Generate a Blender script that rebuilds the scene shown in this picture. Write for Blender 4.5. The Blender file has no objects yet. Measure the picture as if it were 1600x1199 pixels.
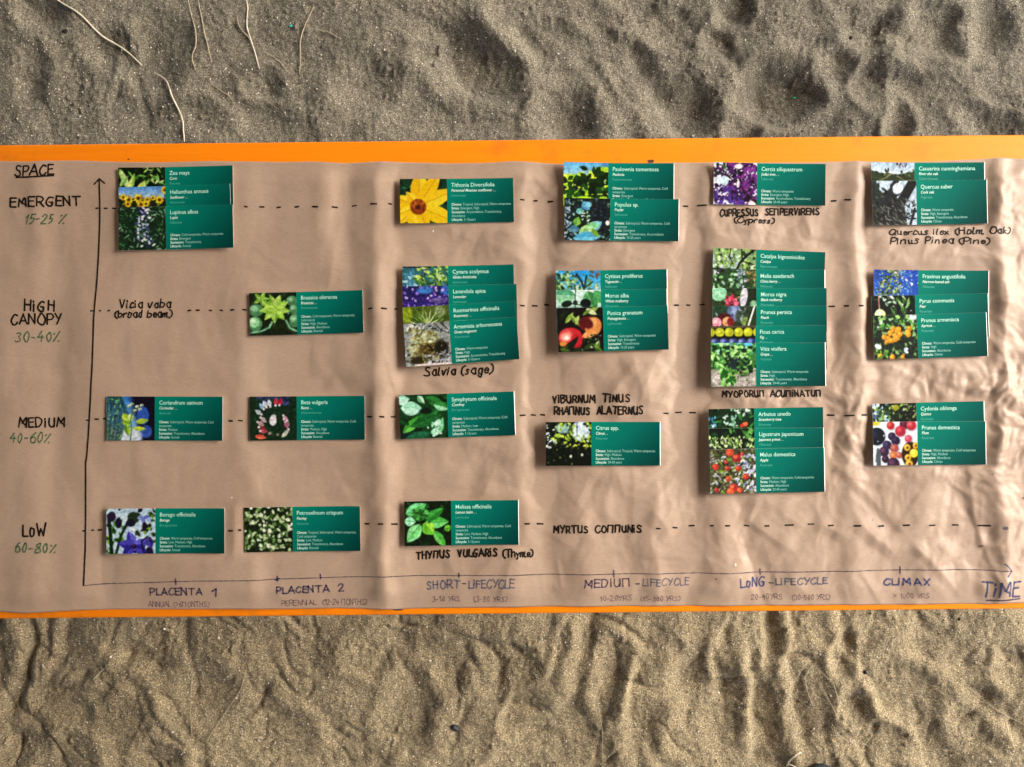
import bpy, math, random
import numpy as np
from mathutils import Vector, Matrix

# ------------------------------------------------------------------ camera, sky, sun, exposure
S = 0.00068                 # metres per photo pixel on the table top
TZ = 0.765                  # height of the table top
CAMH = 0.87                 # camera above the table top
sc = bpy.context.scene
cam = bpy.data.cameras.new('camera'); camo = bpy.data.objects.new('camera', cam)
sc.collection.objects.link(camo); sc.camera = camo
camo.location = (0, 0, TZ + CAMH)
cam.sensor_width = 36; cam.lens = 36 * CAMH / (1600 * S)
cam.clip_start = 0.05; cam.clip_end = 400
SUN_EL, SUN_AZ = math.radians(31), math.radians(18)      # azimuth from +X towards +Y
w = bpy.data.worlds.new('World'); sc.world = w; w.use_nodes = True
nt = w.node_tree; bg = nt.nodes['Background']
sky = nt.nodes.new('ShaderNodeTexSky'); sky.sky_type = 'NISHITA'; sky.sun_disc = False
sky.sun_elevation = SUN_EL; sky.sun_rotation = math.pi/2 - SUN_AZ
sky.air_density = 1.0; sky.dust_density = 4.0; sky.ozone_density = 1.0
nt.links.new(sky.outputs[0], bg.inputs[0]); bg.inputs[1].default_value = 0.12
sl = bpy.data.lights.new('sun', 'SUN'); sl.energy = 1.5; sl.angle = math.radians(33); sl.color = (1, .975, .93)
so = bpy.data.objects.new('sun', sl); sc.collection.objects.link(so)
sd = Vector((math.cos(SUN_EL)*math.cos(SUN_AZ), math.cos(SUN_EL)*math.sin(SUN_AZ), math.sin(SUN_EL)))
so.rotation_euler = sd.to_track_quat('Z', 'Y').to_euler()
sc.view_settings.view_transform = 'Standard'; sc.view_settings.look = 'None'
sc.view_settings.exposure = 1.5; sc.view_settings.gamma = 1

COL = sc.collection
rnd = random.Random(7)
GS = S * (TZ + CAMH) / CAMH      # metres per photo pixel on the ground
TAB_ROT = math.atan(16/1600)
# ------------------------------------------------------------------ helpers
def px(x, y): return ((x-800)*S, (599.5-y)*S)
def gpx(x, y): return ((x-800)*GS, (599.5-y)*GS)
def lin(c):
    c = np.asarray(c, float)
    return np.where(c <= .04045, c/12.92, ((c+.055)/1.055)**2.4)
def hx(h): return np.array([int(h[i:i+2], 16)/255 for i in (0, 2, 4)])
def mesh_obj(name, V, F, mat, parent=None, smooth=True):
    me = bpy.data.meshes.new(name)
    V = np.asarray(V, np.float32); me.vertices.add(len(V)); me.vertices.foreach_set('co', V.ravel())
    if isinstance(F, np.ndarray):
        n, k = F.shape
        me.loops.add(n*k); me.loops.foreach_set('vertex_index', F.astype(np.int32).ravel())
        me.polygons.add(n); me.polygons.foreach_set('loop_start', np.arange(0, n*k, k, dtype=np.int32))
        me.polygons.foreach_set('loop_total', np.full(n, k, np.int32))
    else:
        flat = [i for f in F for i in f]; tot = [len(f) for f in F]
        me.loops.add(len(flat)); me.loops.foreach_set('vertex_index', np.array(flat, np.int32))
        me.polygons.add(len(F)); me.polygons.foreach_set('loop_start', np.cumsum([0]+tot[:-1]).astype(np.int32))
        me.polygons.foreach_set('loop_total', np.array(tot, np.int32))
    me.update(calc_edges=True)
    me.polygons.foreach_set('use_smooth', np.full(len(me.polygons), smooth))
    if mat: me.materials.append(mat)
    o = bpy.data.objects.new(name, me); COL.objects.link(o)
    if parent: o.parent = parent
    return o
def grid_faces(nx, ny):       # verts indexed j*nx+i, x to the right, y increasing upward
    i, j = np.meshgrid(np.arange(nx-1), np.arange(ny-1)); a = (j*nx+i).ravel()
    return np.stack([a, a+1, a+nx+1, a+nx], 1)
def tag(o, label=None, cat=None, group=None, kind=None):
    if label: o['label'] = label
    if cat: o['category'] = cat
    if group: o['group'] = group
    if kind: o['kind'] = kind
    return o
def empty(name, loc, rz=0):
    o = bpy.data.objects.new(name, None); COL.objects.link(o); o.location = loc; o.rotation_euler = (0, 0, rz)
    o.empty_display_size = .02; return o
def box(name, x0, x1, y0, y1, z0, z1, mat, parent=None, bev=0):
    V = [(x, y, z) for z in (z0, z1) for y in (y0, y1) for x in (x0, x1)]
    F = [(0, 2, 3, 1), (4, 5, 7, 6), (0, 1, 5, 4), (2, 6, 7, 3), (0, 4, 6, 2), (1, 3, 7, 5)]
    o = mesh_obj(name, V, F, mat, parent, smooth=False)
    if bev:
        m = o.modifiers.new('bevel', 'BEVEL'); m.width = bev; m.segments = 3
        o.data.polygons.foreach_set('use_smooth', [True]*6)
    return o
def tube(pts, rad, n=6):
    V = []; F = []
    pts = [Vector(p) for p in pts]
    for k, p in enumerate(pts):
        d = (pts[min(k+1, len(pts)-1)] - pts[max(k-1, 0)]).normalized()
        a = d.cross(Vector((0, 0, 1)) if abs(d.z) < .9 else Vector((1, 0, 0))).normalized(); b = d.cross(a)
        r = rad[k] if hasattr(rad, '__len__') else rad
        for q in range(n):
            t = 2*math.pi*q/n; V.append(p + a*r*math.cos(t) + b*r*math.sin(t))
    for k in range(len(pts)-1):
        for q in range(n):
            F.append((k*n+q, k*n+(q+1) % n, (k+1)*n+(q+1) % n, (k+1)*n+q))
    F.append(tuple(range(n))[::-1]); F.append(tuple((len(pts)-1)*n+q for q in range(n)))
    return V, F
def vnoise(x, y, sc_, seed):   # smooth value noise, -1..1
    t = np.random.RandomState(seed).uniform(-1, 1, (128, 128))
    x = np.asarray(x)/sc_ + seed*3.17; y = np.asarray(y)/sc_ + seed*1.73
    xi = np.floor(x).astype(int); yi = np.floor(y).astype(int); fx = x-xi; fy = y-yi
    fx = fx*fx*fx*(fx*(fx*6-15)+10); fy = fy*fy*fy*(fy*(fy*6-15)+10)
    g = lambda a, b: t[a % 128, b % 128]
    return (g(xi, yi)*(1-fx)+g(xi+1, yi)*fx)*(1-fy)+(g(xi, yi+1)*(1-fx)+g(xi+1, yi+1)*fx)*fy
def gnoise(x, y, sc_, seed):   # gradient noise, about -1..1
    r = np.random.RandomState(seed).uniform(0, 2*np.pi, (128, 128)); gx_, gy_ = np.cos(r), np.sin(r)
    x = np.asarray(x)/sc_ + seed*3.17; y = np.asarray(y)/sc_ + seed*1.73
    xi = np.floor(x).astype(int); yi = np.floor(y).astype(int); fx = x-xi; fy = y-yi
    u = fx*fx*fx*(fx*(fx*6-15)+10); v = fy*fy*fy*(fy*(fy*6-15)+10)
    def g(a, b, dx, dy): return gx_[a % 128, b % 128]*dx + gy_[a % 128, b % 128]*dy
    n0 = g(xi, yi, fx, fy)*(1-u)+g(xi+1, yi, fx-1, fy)*u
    n1 = g(xi, yi+1, fx, fy-1)*(1-u)+g(xi+1, yi+1, fx-1, fy-1)*u
    return 1.5*(n0*(1-v)+n1*v)
def sstep(a, b, x):
    t = np.clip((x-a)/(b-a), 0, 1); return t*t*(3-2*t)
def spline(P, step):
    P = np.array(P, float)
    if len(P) == 2:
        n = max(1, int(np.hypot(*(P[1]-P[0]))/step)); t = np.linspace(0, 1, n+1)[:, None]; return P[0]*(1-t)+P[1]*t
    Q = np.vstack([2*P[0]-P[1], P, 2*P[-1]-P[-2]]); out = []
    for i in range(1, len(Q)-2):
        a, b, c, d = Q[i-1:i+3]; n = max(2, int(np.hypot(*(c-b))/step)+1)
        t = np.linspace(0, 1, n, endpoint=False)[:, None]
        out.append(.5*((2*b)+(-a+c)*t+(2*a-5*b+4*c-d)*t*t+(-a+3*b-3*c+d)*t**3))
    return np.vstack(out+[P[-1:]])
# ------------------------------------------------------------------ materials
def mat(name, rough=.6, spec=.3, color=(.5, .5, .5)):
    m = bpy.data.materials.new(name); m.use_nodes = True
    b = m.node_tree.nodes['Principled BSDF']; b.inputs['Roughness'].default_value = rough
    b.inputs['Specular IOR Level'].default_value = spec; b.inputs['Base Color'].default_value = (*color, 1)
    return m, m.node_tree, b
def N(t, typ, **kw):
    n = t.nodes.new(typ)
    for k, v in kw.items():
        if k in n.inputs.keys(): n.inputs[k].default_value = v
        else: setattr(n, k, v)
    return n
def ramp(t, stops):
    r = t.nodes.new('ShaderNodeValToRGB'); e = r.color_ramp.elements
    while len(e) < len(stops): e.new(.5)
    for i, (p, c) in enumerate(stops): e[i].position = p; e[i].color = (*c, 1)
    return r
def noise(t, co, scale, detail=3, rough=.5):
    n = N(t, 'ShaderNodeTexNoise', Scale=scale, Detail=detail, Roughness=rough); t.links.new(co, n.inputs['Vector']); return n
def mixc(t, f, a, b, mode='MIX'):
    m = t.nodes.new('ShaderNodeMix'); m.data_type = 'RGBA'; m.blend_type = mode
    for s, v in ((m.inputs[0], f), (m.inputs[6], a), (m.inputs[7], b)):
        if isinstance(v, bpy.types.NodeSocket): t.links.new(v, s)
        elif isinstance(v, (int, float)): s.default_value = v
        else: s.default_value = (*v, 1)
    return m.outputs[2]

# sand
M_sand, t, b = mat('sand', .95, .12)
co = t.nodes.new('ShaderNodeNewGeometry').outputs['Position']
big = noise(t, co, 2.2, 4, .6); mid = noise(t, co, 30, 4, .6); fin = noise(t, co, 340, 3, .8); fin2 = noise(t, co, 700, 2, .6)
r1 = ramp(t, [(.3, (.122, .110, .088)), (.7, (.186, .169, .134))]); t.links.new(big.outputs[0], r1.inputs[0])
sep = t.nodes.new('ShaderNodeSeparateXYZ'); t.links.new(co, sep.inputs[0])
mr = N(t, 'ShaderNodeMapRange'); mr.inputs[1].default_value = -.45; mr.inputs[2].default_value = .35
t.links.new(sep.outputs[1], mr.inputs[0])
tint = mixc(t, mr.outputs[0], (1.50, 1.375, 1.11), (.97, .98, .96))          # yellower tint on the near side, with extra light painted in
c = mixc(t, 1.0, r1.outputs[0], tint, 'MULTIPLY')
r2 = ramp(t, [(.3, (.62, .62, .62)), (.5, (1, 1, 1)), (.72, (1.25, 1.22, 1.18))]); t.links.new(mid.outputs[0], r2.inputs[0])
c = mixc(t, .55, c, r2.outputs[0], 'MULTIPLY')
r3 = ramp(t, [(.34, (.18, .165, .16)), (.46, (.80, .79, .78)), (.56, (1.18, 1.16, 1.13)), (.68, (2.9, 2.85, 2.75))]); t.links.new(fin.outputs[0], r3.inputs[0])
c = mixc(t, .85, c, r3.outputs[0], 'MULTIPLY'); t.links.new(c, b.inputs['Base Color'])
bp = N(t, 'ShaderNodeBump', Strength=.7, Distance=.003); t.links.new(fin.outputs[0], bp.inputs['Height'])
bp2 = N(t, 'ShaderNodeBump', Strength=.5, Distance=.008); t.links.new(mid.outputs[0], bp2.inputs['Height'])
t.links.new(bp.outputs[0], bp2.inputs['Normal']); t.links.new(bp2.outputs[0], b.inputs['Normal'])

# orange lacquered boards
M_orange, t, b = mat('orange_lacquer', .5, .2, (.9, .235, .004))
co = t.nodes.new('ShaderNodeTexCoord').outputs['Object']
mp = N(t, 'ShaderNodeMapping'); mp.inputs['Scale'].default_value = (2, 30, 30); t.links.new(co, mp.inputs[0])
n1 = noise(t, mp.outputs[0], 6, 5, .6); n2 = noise(t, co, 14, 4, .7)
rr = ramp(t, [(.3, (.93, .235, .002)), (.7, (.99, .265, .003))]); t.links.new(n1.outputs[0], rr.inputs[0])
r4 = ramp(t, [(.56, (0, 0, 0)), (.74, (1, 1, 1))]); t.links.new(n2.outputs[0], r4.inputs[0])
c = mixc(t, r4.outputs[0], rr.outputs[0], (.70, .19, .01))
sc1 = noise(t, mp.outputs[0], 45, 2, .7); r7 = ramp(t, [(.66, (1, 1, 1)), (.74, (.8, .76, .72))]); t.links.new(sc1.outputs[0], r7.inputs[0]); c = mixc(t, 1.0, c, r7.outputs[0], 'MULTIPLY'); t.links.new(c, b.inputs['Base Color'])
bb = N(t, 'ShaderNodeBump', Strength=.15, Distance=.001); t.links.new(n1.outputs[0], bb.inputs['Height']); t.links.new(bb.outputs[0], b.inputs['Normal'])

# kraft paper
M_paper, t, b = mat('kraft_paper', .5, .42)
co = t.nodes.new('ShaderNodeTexCoord').outputs['Object']
mp = N(t, 'ShaderNodeMapping'); mp.inputs['Scale'].default_value = (.25, 1, 1); t.links.new(co, mp.inputs[0])
fib = noise(t, mp.outputs[0], 900, 2, .6); blot = noise(t, co, 9, 4, .6); grn = noise(t, co, 1500, 1, .5)
r5 = ramp(t, [(.3, (.37, .262, .192)), (.7, (.425, .31, .232))]); t.links.new(blot.outputs[0], r5.inputs[0])
r6 = ramp(t, [(.3, (.9, .89, .88)), (.7, (1.07, 1.07, 1.07))]); t.links.new(fib.outputs[0], r6.inputs[0])
c = mixc(t, .8, r5.outputs[0], r6.outputs[0], 'MULTIPLY')
t.links.new(c, b.inputs['Base Color'])
bb = N(t, 'ShaderNodeBump', Strength=.25, Distance=.0003); t.links.new(fib.outputs[0], bb.inputs['Height']); t.links.new(bb.outputs[0], b.inputs['Normal'])

M_card, *_ = mat('white_cardstock', .5, .3, (.78, .78, .76))
def attr_mat(name, rough, spec):
    m, t, b = mat(name, rough, spec); a = N(t, 'ShaderNodeAttribute', attribute_name='Col')
    n = noise(t, t.nodes.new('ShaderNodeTexCoord').outputs['Object'], 1200, 1, .5)
    r = ramp(t, [(.3, (.92, .92, .92)), (.7, (1.06, 1.06, 1.06))]); t.links.new(n.outputs[0], r.inputs[0])
    t.links.new(mixc(t, 1.0, a.outputs['Color'], r.outputs[0], 'MULTIPLY'), b.inputs['Base Color']); return m
M_print = attr_mat('printed_picture', .6, .07)
M_panel = attr_mat('printed_green', .6, .05)
def ink(name, col, alpha=1.0, sc_=700):
    m, t, b = mat(name, .6, .15, col)
    if alpha < 1:
        n = noise(t, t.nodes.new('ShaderNodeTexCoord').outputs['Object'], sc_, 3, .7)
        r = ramp(t, [(.5-alpha*.38, (1,)*3), (.5+.42-alpha*.2, (max(0, alpha*1.3-.75),)*3)])
        t.links.new(n.outputs[0], r.inputs[0]); t.links.new(r.outputs[0], b.inputs['Alpha'])
    return m
M_black = ink('black_marker', (.012, .008, .005)); M_green = ink('green_marker', (.03, .13, .06), .8)
M_navy = ink('navy_marker', (.02, .018, .075), .88); M_blue = ink('blue_marker', (.022, .045, .17), .9)
M_faint = ink('faint_pen', (.13, .07, .10), .62); M_line = ink('blue_black_pen', (.05, .05, .09), .82)
M_greyblue = ink('worn_blue_marker', (.07, .09, .16), .72)
M_title = mat('pale_print', .4, .3, (.44, .88, .75))[0]; M_sub = mat('bright_print', .4, .3, (.62, .92, .82))[0]
M_small = mat('thin_print', .4, .3, (.26, .60, .52))[0]; M_family = mat('faint_print', .4, .3, (.06, .40, .32))[0]

# ------------------------------------------------------------------ sand
def axis(fine0, fine1, step, far):
    a = list(np.arange(fine0, fine1+1e-6, step)); s = step; v = fine1
    while v < far: s *= 1.45; v += s; a.append(v)
    s = step; v = fine0
    while v > -far: s *= 1.45; v -= s; a.insert(0, v)
    return np.array(a)
gx = axis(-1.16, 1.16, .0028, 40)
yt = np.arange(.40, .90, .0028); yb = np.arange(-.90, -.40, .0028); ym = np.arange(-.40+.009, .395, .009)
ya = np.concatenate([yb, ym, yt]); s = .0028; hi = ya[-1]; lo = ya[0]; up = []; dn = []
while hi < 40: s *= 1.45; hi += s; lo -= s; up.append(hi); dn.insert(0, lo)
gy = np.concatenate([dn, ya, up])
craters = [(1232,140,58,44,-.3,30),(1476,50,50,40,-.4,27),(1462,135,60,40,.3,12),(758,92,72,46,.5,24),(904,190,48,44,.2,17),
 (1003,105,32,56,-.6,8),(1078,168,46,42,.3,15),(1392,58,44,32,.1,11),(262,78,44,52,.2,12),(78,24,34,26,0,11),(180,72,34,30,.2,9),
 (590,125,44,46,0,11),(1155,12,26,26,0,14),(1367,130,22,32,.2,11),(1408,196,20,30,.1,15),(1168,205,26,20,.1,13),(1560,45,34,40,.2,11),
 (1040,30,60,30,.4,11),(1125,70,22,34,.3,9),(1558,190,46,24,.3,12),(420,130,26,24,.1,9),(700,30,60,26,0,8),(330,180,40,25,.5,7),
 (860,60,40,30,.3,7),(1310,100,26,26,0,8),(450,190,60,24,.2,5),(60,120,26,46,.1,7),(950,30,36,22,.2,8),
 (235,1010,60,36,.7,9),(330,1075,44,40,.4,9),(450,1140,46,38,.2,8),(470,1010,60,40,0,8),(610,1010,50,30,-.4,9),(655,1105,40,60,.2,10),
 (720,1030,26,44,.1,8),(800,1040,44,34,.1,8),(835,1115,36,26,-.8,9),(960,1050,22,56,.15,15),(930,1150,40,46,.3,9),(1010,1130,26,40,.1,8),
 (1085,1060,26,50,.1,9),(1138,1110,28,56,.1,11),(1203,1110,22,60,.05,10),(1215,985,16,44,.1,17),(1150,985,14,36,.1,9),(1280,1090,38,60,-.2,12),
 (1322,1020,16,34,.3,16),(1345,1105,26,24,-.7,16),(1430,1080,44,36,.3,9),(1375,1160,44,36,-.3,12),(1500,1010,50,30,.3,8),(1540,1120,36,46,.2,13),
 (1590,1040,24,40,0,12),(110,1090,60,24,.5,7),(215,1110,34,44,.3,8),(60,1170,40,30,.2,9),(260,1185,34,26,.1,10),(560,1170,60,26,.1,6),(1480,1170,30,36,.2,9)]
ridges = [([(150,1050),(190,1040),(225,1058),(250,1090),(270,1125),(300,1165),(312,1215)],9,10),
 ([(60,1215),(95,1155),(135,1138),(165,1160),(178,1215)],14,11),([(884,965),(862,1010),(852,1060),(805,1082),(785,1122)],6,8),
 ([(900,975),(893,1030),(886,1085),(850,1120),(800,1165),(735,1215)],13,14),([(905,985),(928,974),(960,980),(1010,1012),(1040,1018)],7,9),
 ([(1152,940),(1160,1030),(1176,1080),(1170,1120),(1174,1185),(1150,1215)],8,13),([(1122,995),(1112,1040),(1126,1092)],8,11),
 ([(1300,940),(1310,985),(1340,1050),(1365,1095),(1400,1120)],8,11),([(1230,950),(1226,1050),(1242,1120),(1255,1215)],10,11),
 ([(990,1040),(975,1120),(1008,1160),(1035,1215)],8,8),([(610,1215),(660,1165),(740,1132),(782,1118)],10,8),
 ([(1350,1215),(1336,1150),(1366,1122),(1412,1130),(1440,1165)],7,7),([(1500,1080),(1560,1130),(1620,1180)],9,10),
 ([(610,1045),(640,1025),(672,1040),(700,1085),(690,1140)],12,7),([(96,960),(84,1020),(50,1085)],8,9),([(20,960),(30,1030),(5,1100)],9,8),
 ([(1180,1010),(1160,1040),(1250,970),(1300,945)],8,6),([(400,1120),(450,1098),(500,1115),(520,1160)],10,7),
 ([(1050,20),(1090,60),(1130,100),(1150,140)],10,9),([(975,60),(1000,130),(1060,215)],11,9),([(1290,0),(1320,50),(1300,90)],9,8),
 ([(1120,190),(1180,210),(1280,215)],9,7),([(1400,90),(1440,100),(1520,110),(1600,150)],9,9),([(690,60),(700,110),(740,150),(800,165)],9,9),
 ([(840,40),(880,80),(930,130),(940,215)],11,7),([(1550,110),(1600,130),(1640,160)],10,8)]
grooves = [([(46,955),(48,1000),(42,1030),(30,1085),(14,1110)],6,14),([(78,955),(74,1000),(70,1030)],5,10),([(195,1030),(230,1032),(258,1062)],8,9),
 ([(930,968),(962,974),(1005,1004)],4,9),([(712,1042),(716,1080),(712,1110)],4,6),([(1296,1100),(1290,1160),(1300,1210)],5,7),([(935,1080),(940,1130),(928,1180)],3,6),
 ([(290,975),(296,1030),(300,1080)],4,6),([(190,60),(196,100),(182,150)],5,7),([(205,100),(218,140),(232,200)],5,7)]
def seg_d(X, Y, pts):
    d = np.full(X.shape, 1e9); P = spline(pts, 12)
    for a, b in zip(P[:-1], P[1:]):
        v = b-a; L = (v**2).sum()+1e-9; t = np.clip(((X-a[0])*v[0]+(Y-a[1])*v[1])/L, 0, 1)
        d = np.minimum(d, (X-a[0]-t*v[0])**2+(Y-a[1]-t*v[1])**2)
    return np.sqrt(d)
def sand_h(X, Y):     # photo pixels on the ground -> height in metres
    X0, Y0 = X, Y
    X = X + 8*gnoise(X0, Y0, 60, 31) + 1.6*gnoise(X0, Y0, 16, 32); Y = Y + 8*gnoise(X0, Y0, 60, 33) + 1.6*gnoise(X0, Y0, 16, 34)
    fade = np.clip(1.6-np.hypot(X-800, Y-600)/1600, 0, 1)
    R = sstep(500, 1200, X)
    h = 13*gnoise(X, Y, 190, 1) + (6+4*R)*gnoise(X, Y, 85, 2) + (2.0+1.6*R)*gnoise(X, Y, 38, 3) + .8*gnoise(X, Y, 17, 4)
    h += 1.25*gnoise(X0, Y0, 8, 5) + .75*gnoise(X0, Y0, 4.2, 6)
    h += (1.5+2*R)*(.5-np.abs(gnoise(X, Y, 60, 9)))
    B = sstep(900, 960, Y0)
    wxx = X + 46*gnoise(X0, Y0, 130, 81); wyy = Y + 46*gnoise(X0, Y0, 130, 82)
    n1 = gnoise(wxx, wyy, 92, 83); n2 = gnoise(wxx+300, wyy, 60, 84)
    h += -(2.2+3.4*B)*np.exp(-(n1/.13)**2)*sstep(-.35, .25, gnoise(X0, Y0, 110, 85)) - (1.2+2.2*B)*np.exp(-(n2/.12)**2)*sstep(-.3, .3, gnoise(X0, Y0, 90, 86))
    h += 1.4*B*gnoise(wxx, wyy, 30, 87) + 3.2*B*gnoise(wxx, wyy, 70, 90) + 1.0*np.clip(gnoise(X0, Y0, 11, 88), 0, 1)*sstep(0, .5, gnoise(X0, Y0, 80, 89))
    def patch(x0, x1, y0, y1):
        m = (X0 > x0) & (X0 < x1) & (Y0 > y0) & (Y0 < y1); return m
    for (cx, cy, rx, ry, a, dp) in craters:
        cx -= .36*rx; cy += .12*ry; dp *= .75 if cy > 800 else 1.05; rx *= 1.15; ry *= 1.15
        m = patch(cx-3.2*max(rx, ry), cx+3.2*max(rx, ry), cy-3.2*max(rx, ry), cy+3.2*max(rx, ry))
        if not m.any(): continue
        dx, dy = X[m]-cx, Y[m]-cy; u = (dx*math.cos(a)+dy*math.sin(a))/rx; v = (-dx*math.sin(a)+dy*math.cos(a))/ry
        r = np.sqrt(u*u+v*v); h[m] += -dp*1.05*(1-sstep(.22, 1.15, r)) + dp*.32*np.exp(-((r-1.25)/.26)**2)
    for L, sg in ((ridges, 1), (grooves, -1)):
        for (pts, wd, ht) in L:
            xs = [p[0] for p in pts]; ys = [p[1] for p in pts]
            m = patch(min(xs)-60, max(xs)+60, min(ys)-60, max(ys)+60)
            if m.any():
                if sg < 0: h[m] += -ht*.62*np.exp(-(seg_d(X[m], Y[m], pts)/(wd*1.25))**2*.8)
                else:      # a pushed-up lip with the trodden furrow beside it
                    h[m] += ht*.55*np.exp(-(seg_d(X[m]+wd*.75, Y[m], pts)/(wd*1.3))**2*.8) - ht*.5*np.exp(-(seg_d(X[m]-wd*1.0, Y[m], pts)/(wd*1.15))**2*.8)
    clod = np.clip(gnoise(X0, Y0, 7, 21)-.25, 0, 1)*np.clip(gnoise(X0, Y0, 70, 22)+.15, 0, 1); h += 10*clod
    return h*.001*(.3+.7*fade)
GXm, GYm = np.meshgrid(gx, gy)
PX, PY = GXm/GS+800, 599.5-GYm/GS
GH = sand_h(PX, PY)
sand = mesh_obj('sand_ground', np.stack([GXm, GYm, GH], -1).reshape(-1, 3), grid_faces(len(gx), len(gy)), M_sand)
tag(sand, kind='structure')
def ghz(x, y): return float(sand_h(np.array([[x]], float), np.array([[y]], float))[0, 0])

# loose grains and grit lying on the sand
def grains(name, n, r0, r1, seed, m, nmask=0):
    rs = np.random.RandomState(seed); X = rs.uniform(-60, 1660, n); Y = np.where(rs.rand(n) < .5, rs.uniform(-40, 250, n), rs.uniform(940, 1240, n))
    h = sand_h(X[None], Y[None])[0]; r = r0+(r1-r0)*rs.rand(n)**3
    gxp, gyp = (X-800)*GS, (599.5-Y)*GS
    base = np.array([(1, 0, 0), (0, 1, 0), (-1, 0, 0), (0, -1, 0), (0, 0, 1), (0, 0, -1)], float)
    V = base[None]*rs.uniform(.6, 1.3, (n, 6, 1))*r[:, None, None]; a = rs.uniform(0, 6.28, n); ca, sa = np.cos(a)[:, None], np.sin(a)[:, None]
    V = np.stack([V[..., 0]*ca-V[..., 1]*sa+gxp[:, None], V[..., 0]*sa+V[..., 1]*ca+gyp[:, None], V[..., 2]*.8+h[:, None]+r[:, None]*.3], -1)
    f = np.array([(0, 1, 4), (1, 2, 4), (2, 3, 4), (3, 0, 4), (1, 0, 5), (2, 1, 5), (3, 2, 5), (0, 3, 5)])
    F = (f[None]+6*np.arange(n)[:, None, None]).reshape(-1, 3)
    return tag(mesh_obj(name, V.reshape(-1, 3), F, m, None, False), kind='stuff', label='scattered small grains of grit lying on the sand', cat='grit')
grains('pale_grit', 6500, .0006, .0022, 3, mat('pale_grit', .7, .3, (.5, .46, .40))[0])['label'] = 'pale quartz grains scattered over the sand'
grains('dark_grit', 4500, .0006, .0020, 4, mat('dark_grit', .8, .2, (.07, .055, .045))[0])['label'] = 'dark grains of grit scattered over the sand'

# dried grass lying on the sand
M_straw, t, b = mat('straw', .7, .2)
n = noise(t, t.nodes.new('ShaderNodeTexCoord').outputs['Object'], 60, 2, .5); r = ramp(t, [(.3, (.42, .36, .26)), (.7, (.66, .60, .47))])
t.links.new(n.outputs[0], r.inputs[0]); t.links.new(r.outputs[0], b.inputs['Base Color'])
M_dull, t, b = mat('weathered_straw', .8, .15)
n = noise(t, t.nodes.new('ShaderNodeTexCoord').outputs['Object'], 60, 2, .5); r = ramp(t, [(.3, (.24, .20, .14)), (.7, (.40, .34, .24))])
t.links.new(n.outputs[0], r.inputs[0]); t.links.new(r.outputs[0], b.inputs['Base Color'])
def stalk(pts, wd, label, m=M_straw, lift=2.6, name='dry_grass_stalk', group='dry grass stalks lying on the sand', cat='dry grass'):
    P = spline(pts, 6); n = len(P); c = np.array(gpx(*P[n//2])); z0 = ghz(*P[n//2])
    V = [(gpx(p[0], p[1])[0]-c[0], gpx(p[0], p[1])[1]-c[1], ghz(p[0], p[1])-z0+(lift+1.2*math.sin(k*.7))*.001) for k, p in enumerate(P)]
    # smooth the heights so the stalk bridges the little hollows
    z = np.array([v[2] for v in V]); zs = np.array([max(z[i], z[max(0, i-4):i+5].mean()) for i in range(n)])
    V = [(v[0], v[1], zs[i]) for i, v in enumerate(V)]
    rad = [wd*GS*.5*(.35+.65*math.sin(math.pi*(.12+.80*(1-k/(n-1))))) for k in range(n)]
    a, f = tube(V, rad, 5); o = mesh_obj(name, [tuple(q) for q in a], f, m); o.location = (*c, z0)
    return tag(o, label, cat, group)
stalk([(75,-8),(100,8),(130,27),(150,48),(162,58),(180,68),(200,82),(219,100)], 3.3, 'long thick pale dry grass stalk crossing the top left corner of the sand')
stalk([(240,112),(258,124),(268,142),(278,165),(287,190),(290,223)], 2.5, 'curved pale stalk ending at the orange table edge, upper left')
stalk([(293,-6),(300,25),(308,50),(308,75),(303,90),(309,114)], 1.8, 'wavy thin dry stalk left of the other thin stalks at the top', M_dull)
stalk([(309,-5),(314,20),(324,62),(333,100)], 1.8, 'straight thin stalk second from the long pale stalk at the top', M_dull)
stalk([(384,-6),(387,12),(386,40),(394,68),(402,92),(407,110)], 2.0, 'forked dry stalk hanging down from the top edge of the sand', M_straw)
stalk([(371,25),(376,45),(388,58),(395,72)], 1.5, 'short side twig meeting the forked dry stalk', M_dull)
stalk([(410,80),(432,92),(450,112)], 1.3, 'faint dark twig lying right below the forked stalk', M_dull)
stalk([(491,13),(477,40),(469,65),(469,95),(468,116)], 1.7, 'thin curved stalk near the turquoise crumb at the top', M_dull)
stalk([(489,46),(512,50),(533,62)], 1.4, 'short thin stalk lying sideways right of the turquoise crumb', M_dull)
stalk([(334,134),(348,144),(361,152)], 1.3, 'tiny straw fragment in the sand just above the table, upper left', M_dull)
stalk([(388,1040),(378,1075),(355,1110),(335,1140),(322,1160)], 1.3, 'thin pale stalk slanting down left below the table', M_dull)
stalk([(300,1045),(298,1085),(300,1120),(302,1150)], 1.0, 'thin upright straw left of the slanting stalk below the table', M_dull)
stalk([(165,1043),(155,1053),(146,1062)], 1.5, 'short bit of straw in the lower left sand')
stalk([(936,1045),(933,1080),(936,1110),(941,1145),(941,1200)], 1.0, 'long hair-thin straw running to the bottom edge at lower centre', M_dull)
stalk([(1275,1040),(1288,1055),(1300,1068),(1305,1085),(1310,1098)], 1.1, 'bent pale straw in the lower right sand hollow', M_dull)
stalk([(1258,1058),(1262,1080),(1272,1105)], 1.3, 'thin straw leftmost in the lower right hollow', M_dull)
stalk([(1280,1065),(1292,1090),(1303,1110),(1310,1128)], 1.3, 'thin straw between the two others in the lower right hollow', M_dull)
stalk([(1296,1134),(1310,1148),(1326,1160)], 1.0, 'short slanting straw below the lower right hollow', M_dull)
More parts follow.
